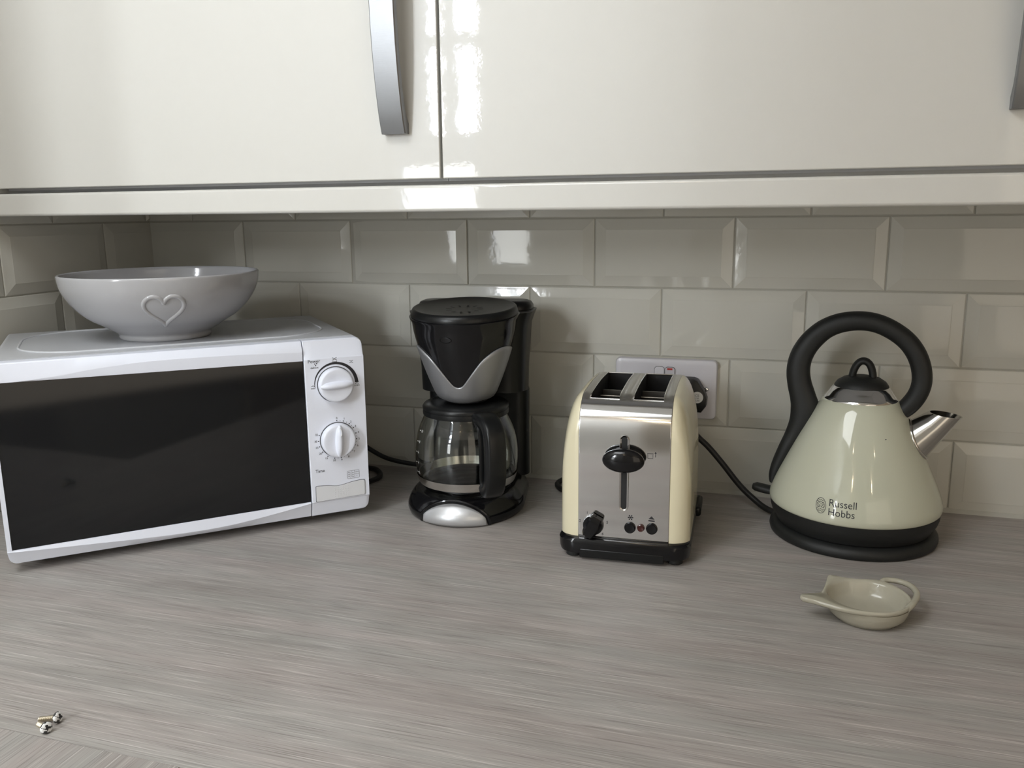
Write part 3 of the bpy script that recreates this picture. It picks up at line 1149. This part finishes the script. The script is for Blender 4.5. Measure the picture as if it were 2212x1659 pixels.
top_i = [i for i, p in enumerate(pr) if p[1] > 0.170]
slot_i0 = min(i for i in top_i if pr[i][0] >= SY0)
slot_i1 = max(i for i in top_i if pr[i][0] <= SY1)
front_v, top_f = [], []
for i in range(len(pr)):
    for x in xs:
        g.v.append(arch_pt(i, x))
nx = len(xs)
for i in range(len(pr) - 1):
    for k in range(nx - 1):
        hole = slot_i0 <= i < slot_i1 and k in (2, 4)
        if not hole:
            g.f.append((i * nx + k, i * nx + k + 1, (i + 1) * nx + k + 1, (i + 1) * nx + k))
            g.m.append(1 if slot_i0 - 1 <= i <= slot_i1 else 0)
shell = obj('steel_shell', g, [M['chrome'], M['brushed_top']], ts, sharp=50, label='polished front bending over into a brushed slotted top')
sm = shell.modifiers.new('solid', 'SOLIDIFY'); sm.thickness = 0.0012; sm.offset = -1
# thin step between polished front and top plate
for (x0, x1) in SL:
    # slot wells
    g = G()
    y0, y1 = pr[slot_i0][0], pr[slot_i1][0]
    z0, z1 = pr[slot_i0][1] - 0.0005, pr[slot_i1][1] - 0.0005
    zt = max(p[1] for p in pr) - 0.001
    zb = 0.06
    walls = []
    lo = [(x0, y0, zb), (x1, y0, zb), (x1, y1, zb), (x0, y1, zb)]
    # side walls follow the arch
    for x in (x0, x1):
        seg = [(x, pr[i][0], pr[i][1] - 0.0004) for i in range(slot_i0, slot_i1 + 1)]
        g.add(seg + [(x, y1, zb), (x, y0, zb)], [tuple(range(len(seg) + 2))])
    g.add([(x0, y0, zb), (x1, y0, zb), (x1, y0, z0), (x0, y0, z0)], [(0, 1, 2, 3)])
    g.add([(x0, y1, zb), (x1, y1, zb), (x1, y1, z1), (x0, y1, z1)], [(0, 1, 2, 3)])
    g.add(lo, [(0, 1, 2, 3)])
    well = obj('bread_slot', g, M['void'], ts, smooth=False)
    g = G()
    cx = (x0 + x1) / 2
    for yy, zz in ((0.060, 0.176), (0.098, 0.184), (0.140, 0.172)):
        g.tube([(x0 + 0.0005, yy, zz), (x1 - 0.0005, yy, zz)], 0.0012, n=8)
    for xx in (x0 + 0.004, x1 - 0.004):
        g.tube([(xx, y0 + 0.004, 0.155), (xx, y1 - 0.004, 0.155)], 0.0010, n=8)
    g.box((x0 + 0.0008, 0.112, 0.168), (x1 - 0.0008, 0.114, 0.189))
    g.box((x0 + 0.0008, 0.070, 0.166), (x1 - 0.0008, 0.0715, 0.178))
    obj('guide_wires', g, M['element'], well, smooth=False)
    g = G()
    pts = [(x0, pr[i][0], pr[i][1]) for i in range(slot_i0, slot_i1 + 1)] + [(x1, pr[i][0], pr[i][1]) for i in range(slot_i1, slot_i0 - 1, -1)]
    g.tube(pts + pts[:2], 0.0007, n=6)
    obj('slot_rim', g, M['chrome'], well)

# bulging cream side panels
for sgn in (-1, 1):
    g = G()
    loops = []
    for k in range(13):
        s_ = math.sin(PI / 2 * k / 12)
        e = 1 - math.sqrt(max(1 - s_ * s_, 0))
        loops.append([(sgn * (HWC + 0.0002 + 0.0242 * s_), y, z) for y, z in arch(0.088 * e + 0.0004, 0.022 * e + 0.0006)])
    g.loft(loops)
    obj('side_panel', g, M['enamel_toaster'], ts, sharp=60, label='cream enamelled side panel')
# base plinth, crumb tray, feet
g = G()
lp = []
for z, ex in ((0.0070, -0.004), (0.0085, -0.001), (0.0130, 0.0), (0.0240, 0.0005), (0.0272, -0.0015), (0.0282, -0.005)):
    lp.append([(x, y, z) for x, y in rrect(0.160 + 2 * ex, 0.218 + 2 * ex, 0.022, 8, 0.0, TL / 2)])
g.loft(lp)
tb = obj('base', g, M['black_gloss'], ts, sharp=40)
g = G(); g.box((-0.052, -0.0068, 0.0035), (0.050, 0.14, 0.0150))
obj('crumb_tray', g, M['black_satin'], tb, bevel=0.0015)
for fx, fy in ((-0.062, 0.012), (0.062, 0.012), (-0.062, 0.193), (0.062, 0.193)):
    g = G(); g.lathe([(0.0085, 0.0), (0.0095, 0.0012), (0.0095, 0.0080)], 20, c=(fx, fy, 0), cap0=True, cap1=True)
    obj('foot', g, M['black_matt'], tb)
g = G(); g.box((0.070, 0.150, 0.010), (0.086, 0.205, 0.024)); obj('cord_cleat', g, M['black_satin'], tb, bevel=0.004)


def tf(p):      # text plane: x right, y up -> front face
    return Vector((p.x, -p.z, p.y))


# lever slot
g = G()
ol = []
LZ0, LZ1, LW = 0.0650, 0.1590, 0.0058
cen = (LZ0 + LZ1) / 2
o1 = rrect(2 * LW, LZ1 - LZ0, LW - 0.0001, 8, 0.0005, cen)
o2 = rrect(2 * (LW - 0.0024), LZ1 - LZ0 - 0.0048, LW - 0.0026, 8, 0.0005, cen)
for i in range(len(o1)):
    pass
n = len(o1)
L0 = [(x, -0.0001, z) for x, z in o1]
L1 = [(0.0005 + (x - 0.0005) * 0.86, -0.0016, cen + (z - cen) * 0.985) for x, z in o1]
L2 = [(x, -0.0006, z) for x, z in o2]
g.loft([L0, L1, L2], False, False)
lev = obj('lever_track', g, M['chrome'], ts, sharp=70)
g = G(); g.add([(x, -0.0007, z) for x, z in o2], [tuple(range(n))]); obj('lever_gap', g, M['void'], lev, smooth=False)
g = G()
loops = []
for k in range(15):
    a = PI * k / 14
    rr = max(math.sin(a), 0.02)
    d = 0.0105 + 0.0085 * -math.cos(a)
    loops.append([(0.0005 + 0.0250 * rr * math.cos(2 * PI * i / 36), -d, 0.1305 + 0.0148 * rr * math.sin(2 * PI * i / 36)) for i in range(36)])
g.loft(loops)
g.box((-0.0015, -0.010, 0.126), (0.0025, 0.001, 0.134))
obj('lever_knob', g, M['black_gloss'], ts, sharp=60)
# browning dial
g = G()
dc = (-0.0360, 0.0445)
g.lathe([(0.0125, 0.0), (0.0128, 0.001), (0.0120, 0.0045), (0.0, 0.0050)], 36, cap0=True, xf=lambda p: Vector((dc[0] + p.x, -p.z, dc[1] + p.y)))
loops = []
an = math.radians(62)
for k in range(11):
    t = -1 + 2 * k / 10
    w = 0.0090 * math.sqrt(max(1 - 0.45 * t * t, 0))
    h = 0.0145 - 0.003 * t ** 4
    L_ = 0.0138 * t
    loops.append([Vector((dc[0] + math.cos(an) * L_ - math.sin(an) * a, -d, dc[1] + math.sin(an) * L_ + math.cos(an) * a)) for a, d in ((-w, 0.002), (-w, h - 0.003), (-w * 0.7, h), (w * 0.7, h), (w, h - 0.003), (w, 0.002))])
g.loft(loops)
obj('browning_dial', g, M['black_gloss'], ts, sharp=35)
for bx, bz, r, m, nm in ((0.0085, 0.0445, 0.0066, 'black_gloss', 'button'), (0.0215, 0.0452, 0.0042, 'amber', 'indicator_light'), (0.0345, 0.0452, 0.0066, 'black_gloss', 'button')):
    g = G()
    g.lathe([(r + 0.0004, 0.0), (r + 0.0003, 0.0008), (r, 0.0010), (r * 0.97, 0.0030), (r * 0.85, 0.0038), (r * 0.4, 0.0034), (0.0, 0.0032)], 32, cap0=True, xf=lambda p: Vector((bx + p.x, -p.z, bz + p.y)))
    obj(nm, g, M[m], ts, sharp=50)
g = G()
y = -0.0003
for k in range(6):
    a = PI * k / 3
    c, s_ = math.cos(a), math.sin(a)
    X, Z = 0.0090, 0.0572
    flat_line(g, [(X, Z), (X + 0.0034 * c, Z + 0.0034 * s_)], 0.0007, y)
    for q in (0.7, -0.7):
        flat_line(g, [(X + 0.0019 * c, Z + 0.0019 * s_), (X + 0.0019 * c + 0.0012 * math.cos(a + q), Z + 0.0019 * s_ + 0.0012 * math.sin(a + q))], 0.0005, y)
obj('snowflake_symbol', g, M['ink'], shell, smooth=False)
g = G()
g.add([(0.0305, y, 0.0572), (0.0375, y, 0.0569), (0.0340, y, 0.0608)], [(0, 1, 2)])
flat_line(g, [(0.0303, 0.0551), (0.0378, 0.0548)], 0.0014, y)
obj('eject_symbol', g, M['ink'], shell, smooth=False)
g = G()
for s, dx, dz in (('1', -0.0075, 0.0145), ('2', -0.0165, 0.0035), ('3', -0.0125, -0.009), ('4', 0.0055, 0.0150), ('5', 0.0170, 0.0040), ('6', 0.0115, -0.0110)):
    print_text(g, s, 0.0046, dc[0] + dx, dc[1] + dz, y)
obj('dial_numerals', g, M['ink'], shell, smooth=False)
g = G()
bx, bz = 0.0310, 0.1350
flat_line(g, [(bx - 0.003, bz - 0.003), (bx + 0.003, bz - 0.003), (bx + 0.003, bz + 0.0015), (bx + 0.0036, bz + 0.003), (bx - 0.0036, bz + 0.003), (bx - 0.003, bz + 0.0015), (bx - 0.003, bz - 0.003)], 0.0005, y)
flat_line(g, [(bx + 0.006, bz - 0.001), (bx + 0.006, bz + 0.004)], 0.0006, y)
g.add([(bx + 0.0047, y, bz + 0.0035), (bx + 0.0073, y, bz + 0.0035), (bx + 0.006, y, bz + 0.0055)], [(0, 1, 2)])
obj('toast_symbol', g, M['ink'], shell, smooth=False)
# its mains cable curling out on the left behind
g = G()


def ts_local(p):
    q = Vector(p) - TO
    a = -TR
    return (q.x * math.cos(a) - q.y * math.sin(a), q.x * math.sin(a) + q.y * math.cos(a), q.z)


pth = spline([ts_local(p) for p in ((-0.150, -0.085, 0.015), (-0.200, -0.082, 0.006), (-0.232, -0.068, 0.0045), (-0.247, -0.050, 0.0045), (-0.249, -0.032, 0.0055), (-0.235, -0.016, 0.009), (-0.200, -0.014, 0.020), (-0.165, -0.020, 0.040), (-0.135, -0.030, 0.075), (-0.128, -0.036, 0.11))], 8)
g.tube(pth, 0.0040, n=10)
obj('power_cord', g, M['cable'], ts)

# ================================================================== WALL SOCKET
SC = Vector((-0.0912, -0.0068, 0.1588))
so = thing('wall_socket', 'white double wall socket on the tiles behind the toaster', 'socket', SC)
g = G()
lp = []
for d, ins in ((0.0, 0.0), (0.006, 0.0), (0.0085, 0.0012), (0.0095, 0.004), (0.0097, 0.008)):
    lp.append([(x, -d, z) for x, z in rrect(0.1495 - 2 * ins, 0.088 - 2 * ins, 0.007 - ins * 0.5, 6)])
g.loft(lp)
plate = obj('face_plate', g, M['socket'], so, sharp=40)
for cx, red in ((-0.0088, False), (0.0068, True)):
    g = G()
    rr = rrect(0.0150, 0.0205, 0.004, 5, cx, 0.0225)
    g.loft([[(x, -0.0096, z) for x, z in rr], [(x, -0.0102, z) for x, z in rr]], True, True, 1)
    rr2 = rrect(0.0138, 0.0193, 0.0036, 5, cx, 0.0225)
    g.loft([[(x, -0.0096, z) for x, z in rr2], [(x, -0.0118 + 0.0016 * ((z - 0.0225) / 0.01 if not red else -(z - 0.0225) / 0.01), z) for x, z in rr2]], True, True, 0)
    sw = obj('rocker_switch', g, [M['socket'], M['ink_shade_grey']], so, sharp=40)
    if red:
        g = G(); g.box((cx - 0.0038, -0.0137, 0.0285), (cx + 0.0038, -0.0128, 0.0312))
        obj('red_marker', g, M['red'], sw, smooth=False)
for cx in (-0.060, 0.0603):
    g = G(); g.lathe([(0.0034, 0.0), (0.0033, 0.0010), (0.0024, 0.0019), (0.0, 0.0023)], 24, cap0=True, xf=lambda p: Vector((cx + p.x, -0.0095 - p.z, 0.0015 + p.y)))
    obj('fixing_screw', g, M['chrome'], so, sharp=60)

# ================================================================== KETTLE
KC = Vector((0.170, -0.1195, 0.0))
kb = thing('kettle_stand', 'round black power base under the cream kettle, cable running to wall plug', 'kettle base', KC)
g = G()
g.lathe([(0.0, 0.0), (0.100, 0.0), (0.1025, 0.0015), (0.1035, 0.0050), (0.1030, 0.0090), (0.1005, 0.0125), (0.0955, 0.0150), (0.0, 0.0150)], 96)
obj('base_disc', g, M['black_matt'], kb, sharp=50)
g = G()


def kl(p):
    return tuple(Vector(p) - KC)


pth = spline([kl(p) for p in ((-0.0500, -0.0480, 0.128), (-0.0480, -0.052, 0.114), (-0.0400, -0.058, 0.1015), (-0.022, -0.060, 0.0855), (-0.002, -0.060, 0.0630), (0.022, -0.062, 0.0345), (0.041, -0.068, 0.0185), (0.060, -0.080, 0.0085), (0.082, -0.095, 0.0060))], 8)
g.tube(pth, 0.0042, n=12)
cord = obj('power_cord', g, M['cable'], kb)
# plug in the right-hand outlet
g = G()
hexo = [(-0.0235, 0.025), (0.0050, 0.025), (0.0110, 0.0225), (0.0205, 0.0075), (0.0248, -0.004), (0.0240, -0.0150), (0.0175, -0.0245), (-0.0175, -0.0245), (-0.0240, -0.0150), (-0.0255, -0.004), (-0.0245, 0.008), (-0.0235, 0.025)]
hexo = [(x, z) for x, z in hexo[:-1]]
PC = (-0.0535, 0.1535)


def pl(p):
    return Vector((PC[0] + p.x - KC.x, SC.y - 0.0100 - p.z - KC.y, PC[1] + p.y))


loops = []
for d, s_ in ((0.0, 1.0), (0.017, 1.0), (0.0195, 0.97), (0.0205, 0.90)):
    loops.append([(x * s_, z * s_, d) for x, z in hexo])
g.loft(loops, xf=pl)
plug = obj('plug', g, M['black_satin'], kb, sharp=40)
g = G()
g.lathe([(0.0085, 0.0206), (0.0085, 0.0209), (0.0, 0.0209)], 28, c=(0.0115, -0.0015, 0), xf=pl)
lab = obj('plug_sticker', g, M['label'], plug, smooth=False)
g = G()
for s, dz, sz in (('CE', 0.0025, 0.0050), ('13A', -0.0012, 0.0032), ('FUSE', -0.0046, 0.0034)):
    v, f = text_geo(s, sz)
    g.add(v, f, 0, lambda p: pl(Vector((0.0115 + p.x, -0.0015 + dz + p.y, 0.0212))))
obj('sticker_print', g, M['ink_shade_grey'], plug, smooth=False)

KR = math.radians(-6)
kt = thing('kettle', 'cream dome kettle with large black hoop handle and steel spout', 'kettle', (KC.x, KC.y, 0.0152), KR)
KZ = 0.0152
kprof = [(0.1035, 0.0420), (0.1050, 0.0440), (0.1053, 0.0485), (0.1042, 0.0540), (0.1010, 0.0640), (0.0965, 0.0755), (0.0905, 0.0890), (0.0815, 0.1090), (0.0725, 0.1285), (0.0635, 0.1470), (0.0555, 0.1625), (0.0490, 0.1740), (0.0450, 0.1795), (0.0425, 0.1805)]
kprof_s = smooth_table(kprof, 3)
g = G(); g.lathe([(r, z - KZ) for r, z in kprof_s], 96, cap0=True, cap1=True)
kbody = obj('body', g, M['enamel_kettle'], kt, sharp=50)
g = G(); g.lathe([(0.090, 0.0), (0.0945, 0.0012), (0.0965, 0.006), (0.1010, 0.0125), (0.1030, 0.0190), (0.1037, 0.0265), (0.100, 0.0285)], 96, cap0=True, cap1=True)
obj('foot_band', g, M['black_matt'], kt, sharp=50)
g = G(); g.lathe([(r, z - KZ) for r, z in ((0.0425, 0.1785), (0.0442, 0.1800), (0.0438, 0.1818), (0.0412, 0.1845), (0.0372, 0.1905), (0.0338, 0.1955), (0.0320, 0.1968), (0.0300, 0.1960))], 72, cap0=True, cap1=True)
coll = obj('collar', g, M['chrome'], kt, sharp=50)
g = G(); g.lathe([(r, z - KZ) for r, z in ((0.0328, 0.1955), (0.0325, 0.1975), (0.0290, 0.2025), (0.0220, 0.2070), (0.0120, 0.2095), (0.0, 0.2100))], 60, cap0=True)
lid = obj('lid', g, M['black_matt'], kt, sharp=60)
g = G()
pth = spline([(-0.0120, 0, 0.2040 - KZ), (-0.0112, 0, 0.2120 - KZ), (-0.0080, 0, 0.2215 - KZ), (-0.0030, 0, 0.2275 - KZ), (0.0030, 0, 0.2282 - KZ), (0.0085, 0, 0.2235 - KZ), (0.0120, 0, 0.2140 - KZ), (0.0130, 0, 0.2040 - KZ)], 6)
g.tube(pth, 0.0046, 0.0075, n=16, bin=(0, 1, 0))
obj('lid_loop', g, M['black_matt'], lid, sharp=60)
# hoop handle
hpts = [(0.0460, 0.1650), (0.0560, 0.1745), (0.0650, 0.1890), (0.0690, 0.2060), (0.0665, 0.2250), (0.0585, 0.2435), (0.0455, 0.2590), (0.0265, 0.2715), (0.0080, 0.2780), (-0.0110, 0.2790), (-0.0300, 0.2755), (-0.0460, 0.2680),
        (-0.0590, 0.2565), (-0.0690, 0.2430), (-0.0755, 0.2275), (-0.0775, 0.2110), (-0.0750, 0.1940), (-0.0700, 0.1770), (-0.0665, 0.1610), (-0.0690, 0.1440), (-0.0780, 0.1240), (-0.0880, 0.1040), (-0.0965, 0.0830), (-0.1010, 0.0680), (-0.1020, 0.0590)]
hrad = [0.0100, 0.0112, 0.0116, 0.0118, 0.0118, 0.0118, 0.0118, 0.0118, 0.0119, 0.0122, 0.0126, 0.0130, 0.0136, 0.0140, 0.0144, 0.0148, 0.0152, 0.0162, 0.0180, 0.0165, 0.0125, 0.0100, 0.0085, 0.0068, 0.0045]
path = spline([(x, r, z) for (x, z), r in zip(hpts, hrad)], 6)
g = G()
g.tube([(p.x, 0, p.z - KZ) for p in path], [p.y for p in path], [0.0135 + 0.3 * max(p.y - 0.0118, 0) for p in path], n=24, bin=(0, 1, 0), power=2.3)
hnd = obj('handle', g, M['black_matt'], kt, sharp=60)
# spout
g = G()
NS = 40
bc, bu, br, bw_ = Vector((0.0697, 0, 0.1332 - KZ)), Vector((-0.432, 0, 0.902)), 0.0253, 0.0240
mc, mu, mr, mw_ = Vector((0.0985, 0, 0.1672 - KZ)), Vector((-0.993, 0, 0.116)), 0.0192, 0.0170


def spout_pt(a, t, inset=0.0):
    p0 = bc + bu * ((br - inset) * math.cos(a)) + Vector((0, (bw_ - inset) * math.sin(a), 0))
    p1 = mc + mu * ((mr - inset) * math.cos(a)) + Vector((0, (mw_ - inset) * math.sin(a), 0))
    return p0 + (p1 - p0) * t


AN = [2 * PI * i / NS for i in range(NS)]
g.loft([[spout_pt(a, t, 0.0014) for a in AN] for t in (-0.35, 0.2, 0.6, 1.0)] + [[spout_pt(a, t) for a in AN] for t in (1.0, 0.6, 0.2, -0.35)], False, False)
sp = obj('spout', g, M['steel'], kt, sharp=50)
# rolled steel ring where the spout meets the body
g = G()
ring = []
kp = [(z - KZ, r) for r, z in kprof]
for i in range(NS + 2):
    a = 2 * PI * i / NS
    t = -0.35
    while t < 0.9:
        p = spout_pt(a, t, -0.0006)
        if math.hypot(p.x, p.y) > lerp_table(kp, p.z) + 0.0002:
            break
        t += 0.01
    ring.append(p)
g.tube(ring, 0.0021, n=8)
obj('spout_ring', g, M['steel'], sp, sharp=60)
# rocker switch under the handle
g = G()
g.tube([(-0.098, 0, 0.0440 - KZ), (-0.112, 0, 0.0455 - KZ), (-0.124, 0, 0.0475 - KZ), (-0.1285, 0, 0.0478 - KZ)], [0.0048, 0.0052, 0.0050, 0.003], [0.010, 0.010, 0.0095, 0.006], n=16, bin=(0, 1, 0), power=3)
obj('switch', g, M['black_matt'], kt, sharp=60)
# printed brand lettering and round emblem, wrapped on the cone
g = G()
la = math.atan2(-1.27205 - KC.y, 0.06779 - KC.x) - KR


def on_cone(x, z):
    r = lerp_table(kp, z) + 0.00025
    a = la + x / r
    return Vector((r * math.cos(a), r * math.sin(a), z))


def dense_text(s, size, x0, z0):
    v, f = text_geo(s, size, align='LEFT', res=4)
    g.add(v, f, 0, lambda p: on_cone(x0 + p.x, z0 + p.y))


LZ = -KZ + 0.0120
dense_text('Russell', 0.0118, -0.0278, 0.0680 - KZ)
dense_text('Hobbs', 0.0118, -0.0282, 0.0575 - KZ)
obj('brand_lettering', g, M['ink'], kbody, smooth=False)
g = G()
ec = (-0.0370, 0.0632 - KZ)


def cone_line(pts, w):
    P = [Vector(p) for p in pts]
    v = []
    for i, p in enumerate(P):
        t = (P[min(i + 1, len(P) - 1)] - P[max(i - 1, 0)])
        t = t.normalized() if t.length > 0 else Vector((1, 0))
        n = Vector((-t.y, t.x)) * (w / 2)
        v += [on_cone(p.x + n.x, p.y + n.y), on_cone(p.x - n.x, p.y - n.y)]
    g.add(v, [(2 * i, 2 * i + 1, 2 * i + 3, 2 * i + 2) for i in range(len(P) - 1)])


def el(cx, cz, rx, rz, a0=0, a1=2 * PI, n=28):
    return [(cx + rx * math.cos(a0 + (a1 - a0) * k / n), cz + rz * math.sin(a0 + (a1 - a0) * k / n)) for k in range(n + 1)]


cone_line(el(ec[0], ec[1], 0.0062, 0.0088), 0.0006)
for q in (-0.0062, -0.0042, 0.0042, 0.0062):
    wq = 0.0058 * math.sqrt(1 - (q / 0.0088) ** 2)
    cone_line([(ec[0] - wq + 2 * wq * k / 14, ec[1] + q + 0.0007 * math.sin(k * 1.1)) for k in range(15)], 0.0005)
cone_line(el(ec[0] - 0.0026, ec[1] + 0.0006, 0.0022, 0.0028, 0.4, 5.6), 0.0005)
cone_line(el(ec[0] + 0.0024, ec[1] + 0.0006, 0.0022, 0.0028, -2.6, 2.6), 0.0005)
cone_line([(ec[0] - 0.0040, ec[1] - 0.0030), (ec[0] - 0.0008, ec[1] + 0.0010), (ec[0] + 0.0002, ec[1] - 0.0020), (ec[0] + 0.0040, ec[1] + 0.0028)], 0.0005)
cone_line([(ec[0] - 0.0044, ec[1] + 0.0028), (ec[0] - 0.0010, ec[1] - 0.0016), (ec[0] + 0.0016, ec[1] + 0.0022), (ec[0] + 0.0042, ec[1] - 0.0026)], 0.0005)
obj('brand_emblem', g, M['ink'], kbody, smooth=False)
# little dark chip in the enamel
g = G()
v = []
for k in range(8):
    a = 2 * PI * k / 8
    v.append(on_cone(0.0330 + 0.0010 * math.cos(a) * (1 + 0.3 * (k % 2)), 0.1430 - KZ + 0.0007 * math.sin(a)))
g.add(v, [tuple(range(8))])
obj('enamel_chip', g, M['ink_shade_grey'], kbody, smooth=False)

# ================================================================== TEABAG TIDY
DC = Vector((0.1680, -0.3700, 0.0))
td = thing('teabag_tidy', 'small cream teapot-shaped dish lying on the worktop in front of the kettle', 'dish', DC)
rim = [(100.8, -396.0), (101.8, -391.0), (106.0, -387.5), (112.5, -384.5), (118.5, -380.0), (122.6, -372.5), (125.4, -361.0), (128.2, -346.0), (129.8, -334.5), (132.0, -329.0), (136.0, -328.4),
       (146.0, -330.0), (158.0, -330.5), (171.0, -328.5), (182.0, -327.5), (190.0, -330.5), (198.0, -338.0), (205.5, -349.0), (210.0, -362.0), (210.5, -374.0), (207.0, -387.0), (200.0, -398.0), (190.0, -406.5),
       (179.0, -411.0), (166.0, -413.0), (152.0, -412.5), (139.5, -410.5), (127.0, -406.0), (117.0, -402.5), (108.0, -400.5), (103.0, -400.0)]
rim = [Vector((x / 1000 - DC.x, y / 1000 - DC.y)) for x, y in rim]
NR = 144
rc = [(p.x, p.y) for p in spline([(p.x, p.y, 0) for p in rim], 8, True)]


def ray_r(a):
    """distance from the centre to the rim outline in direction a"""
    dx, dy = math.cos(a), math.sin(a)
    best = 0.0
    for (x0, y0), (x1, y1) in zip(rc, rc[1:] + rc[:1]):
        ex, ey = x1 - x0, y1 - y0
        den = dx * ey - dy * ex
        if abs(den) < 1e-12:
            continue
        t = (x0 * ey - y0 * ex) / den
        u = (x0 * dy - y0 * dx) / den
        if t > 0 and -1e-6 <= u <= 1 + 1e-6:
            best = max(best, t)
    return best


angs_ = [2 * PI * k / NR for k in range(NR)]
ro = [ray_r(a) for a in angs_]
cap_in = []
for a, r in zip(angs_, ro):
    # bowl opening: an oval, kept inside the rim outline
    e = 1 / math.sqrt((math.cos(a) / 0.0405) ** 2 + (math.sin(a) / 0.0385) ** 2)
    cap_in.append(min(e, r - 0.0034))
for _ in range(4):
    cap_in = [min((cap_in[i - 1] + 2 * cap_in[i] + cap_in[(i + 1) % NR]) / 4, ro[i] - 0.0032) for i in range(NR)]
outw = [min(c + 0.0030, r - 0.0004) for c, r in zip(cap_in, ro)]


def zrim(a, r):
    return 0.0240 + 0.0016 * max(r - 0.045, 0) / 0.02


def ring_(rad, z):
    return [(r * math.cos(a), r * math.sin(a), z if not callable(z) else z(a, r)) for a, r in zip(angs_, rad)]


def sc(l, k):
    return [v * k for v in l]


loops = [ring_(sc(outw, 0.0), 0.0), ring_([0.0300] * NR, 0.0), ring_([0.0330] * NR, 0.0008), ring_([min(0.0390, c * 0.97) for c in outw], 0.0075), ring_(sc(outw, 0.98), 0.0145), ring_(outw, 0.0190),
         ring_([r - 0.0016 for r in ro], lambda a, r: zrim(a, r) - 0.0052), ring_([r - 0.0003 for r in ro], lambda a, r: zrim(a, r) - 0.0038), ring_(ro, lambda a, r: zrim(a, r) - 0.0020),
         ring_([r - 0.0006 for r in ro], lambda a, r: zrim(a, r) - 0.0005), ring_([r - 0.0016 for r in ro], lambda a, r: zrim(a, r)),
         ring_([max(c, 0.001) for c in cap_in], lambda a, r: 0.0230), ring_(sc(cap_in, 0.96), 0.0200), ring_(sc(cap_in, 0.88), 0.0105), ring_(sc(cap_in, 0.74), 0.0055), ring_(sc(cap_in, 0.45), 0.0036), ring_(sc(cap_in, 0.0), 0.0034)]
g = G(); g.loft(loops, False, False)
obj('dish_body', g, M['stoneware'], td, sharp=75, weld=1e-5)
g = G()
hp2 = [(183.5, -331.5), (188.5, -324.5), (196.0, -321.5), (204.5, -322.5), (211.5, -327.5), (216.0, -336.0), (217.8, -347.5), (216.0, -360.0), (212.5, -371.0), (208.5, -381.0), (203.0, -389.0)]
pth = spline([(x / 1000 - DC.x, y / 1000 - DC.y, 0.0222 - (0.0022 if (x < 184 or y < -385) else 0.0)) for x, y in hp2], 6)
g.tube(pth, 0.0034, 0.0030, n=14, bin=(0, 0, 1))
obj('handle', g, M['stoneware'], td, sharp=75)

# ================================================================== TWO SCREWS
def build_screw():
    """machine screw: head dome at the origin facing +x, shank towards -x"""
    g = G()
    n = 32
    prof = [(0.0016, -0.0026), (0.0022, -0.0024), (0.0040, -0.0006), (0.0043, 0.0002), (0.0040, 0.0011), (0.0030, 0.0018), (0.0016, 0.0022), (0.0, 0.0023)]
    g.lathe(prof, n, cap0=True, xf=lambda p: Vector((p.z, p.x, p.y)))
    gh = g
    gt = G()
    loops = []
    turns, L, st = 9, 0.0135, 12
    for k in range(turns * st + 1):
        x = -0.0022 - L * k / (turns * st)
        l = []
        for i in range(n):
            a = 2 * PI * i / n
            ph = (k / st - i / n) % 1.0
            r = 0.00155 + 0.00055 * (1 - abs(2 * ph - 1))
            if k > turns * st - 6:
                r *= 1 - 0.10 * (k - turns * st + 6) / 6
            l.append((x, r * math.cos(a), r * math.sin(a)))
        loops.append(l)
    gt.loft(loops)
    gc = G()
    arm, w = 0.0025, 0.00062
    for q in range(4):
        a = PI / 4 + PI / 2 * q
        c, s_ = math.cos(a), math.sin(a)
        pts = []
        for (r, ww) in ((0.0, w * 1.5), (arm * 0.5, w * 1.3), (arm, w * 0.45), (arm, -w * 0.45), (arm * 0.5, -w * 1.3), (0.0, -w * 1.5)):
            y_, z_ = r * c - ww * s_, r * s_ + ww * c
            rad = math.hypot(y_, z_)
            x_ = lerp_table([(0, 0.00238), (0.0016, 0.00228), (0.0030, 0.00188)], rad)
            pts.append((x_, y_, z_))
        gc.add(pts, [tuple(range(6))])
    return gh, gt, gc


def put_screw(label, loc, direction, roll):
    d = Vector(direction).normalized()
    q = d.to_track_quat('X', 'Z')
    e = (q @ Euler((roll, 0, 0)).to_quaternion()).to_euler()
    t = thing('screw', label, 'screw', loc, rot=e, group='loose screws on the worktop')
    t.scale = (1.14, 1.14, 1.14)
    gh, gt, gc = build_screw()
    h = obj('screw_head', gh, M['screw_head'], t, sharp=50)
    obj('thread', gt, M['screw_metal'], t, sharp=30)
    obj('cross_recess', gc, M['void'], h, smooth=False)
    return t


put_screw('loose machine screw lying sideways, long brassy thread and white cross head showing', (-0.4977, -0.7658, 0.0048), (0.95, 0.12, 0.20), 0.2)
put_screw('loose machine screw with chipped white cross head facing the viewer, thread mostly hidden', (-0.4948, -0.7805, 0.0048), (0.80, -0.36, 0.20), 0.5)
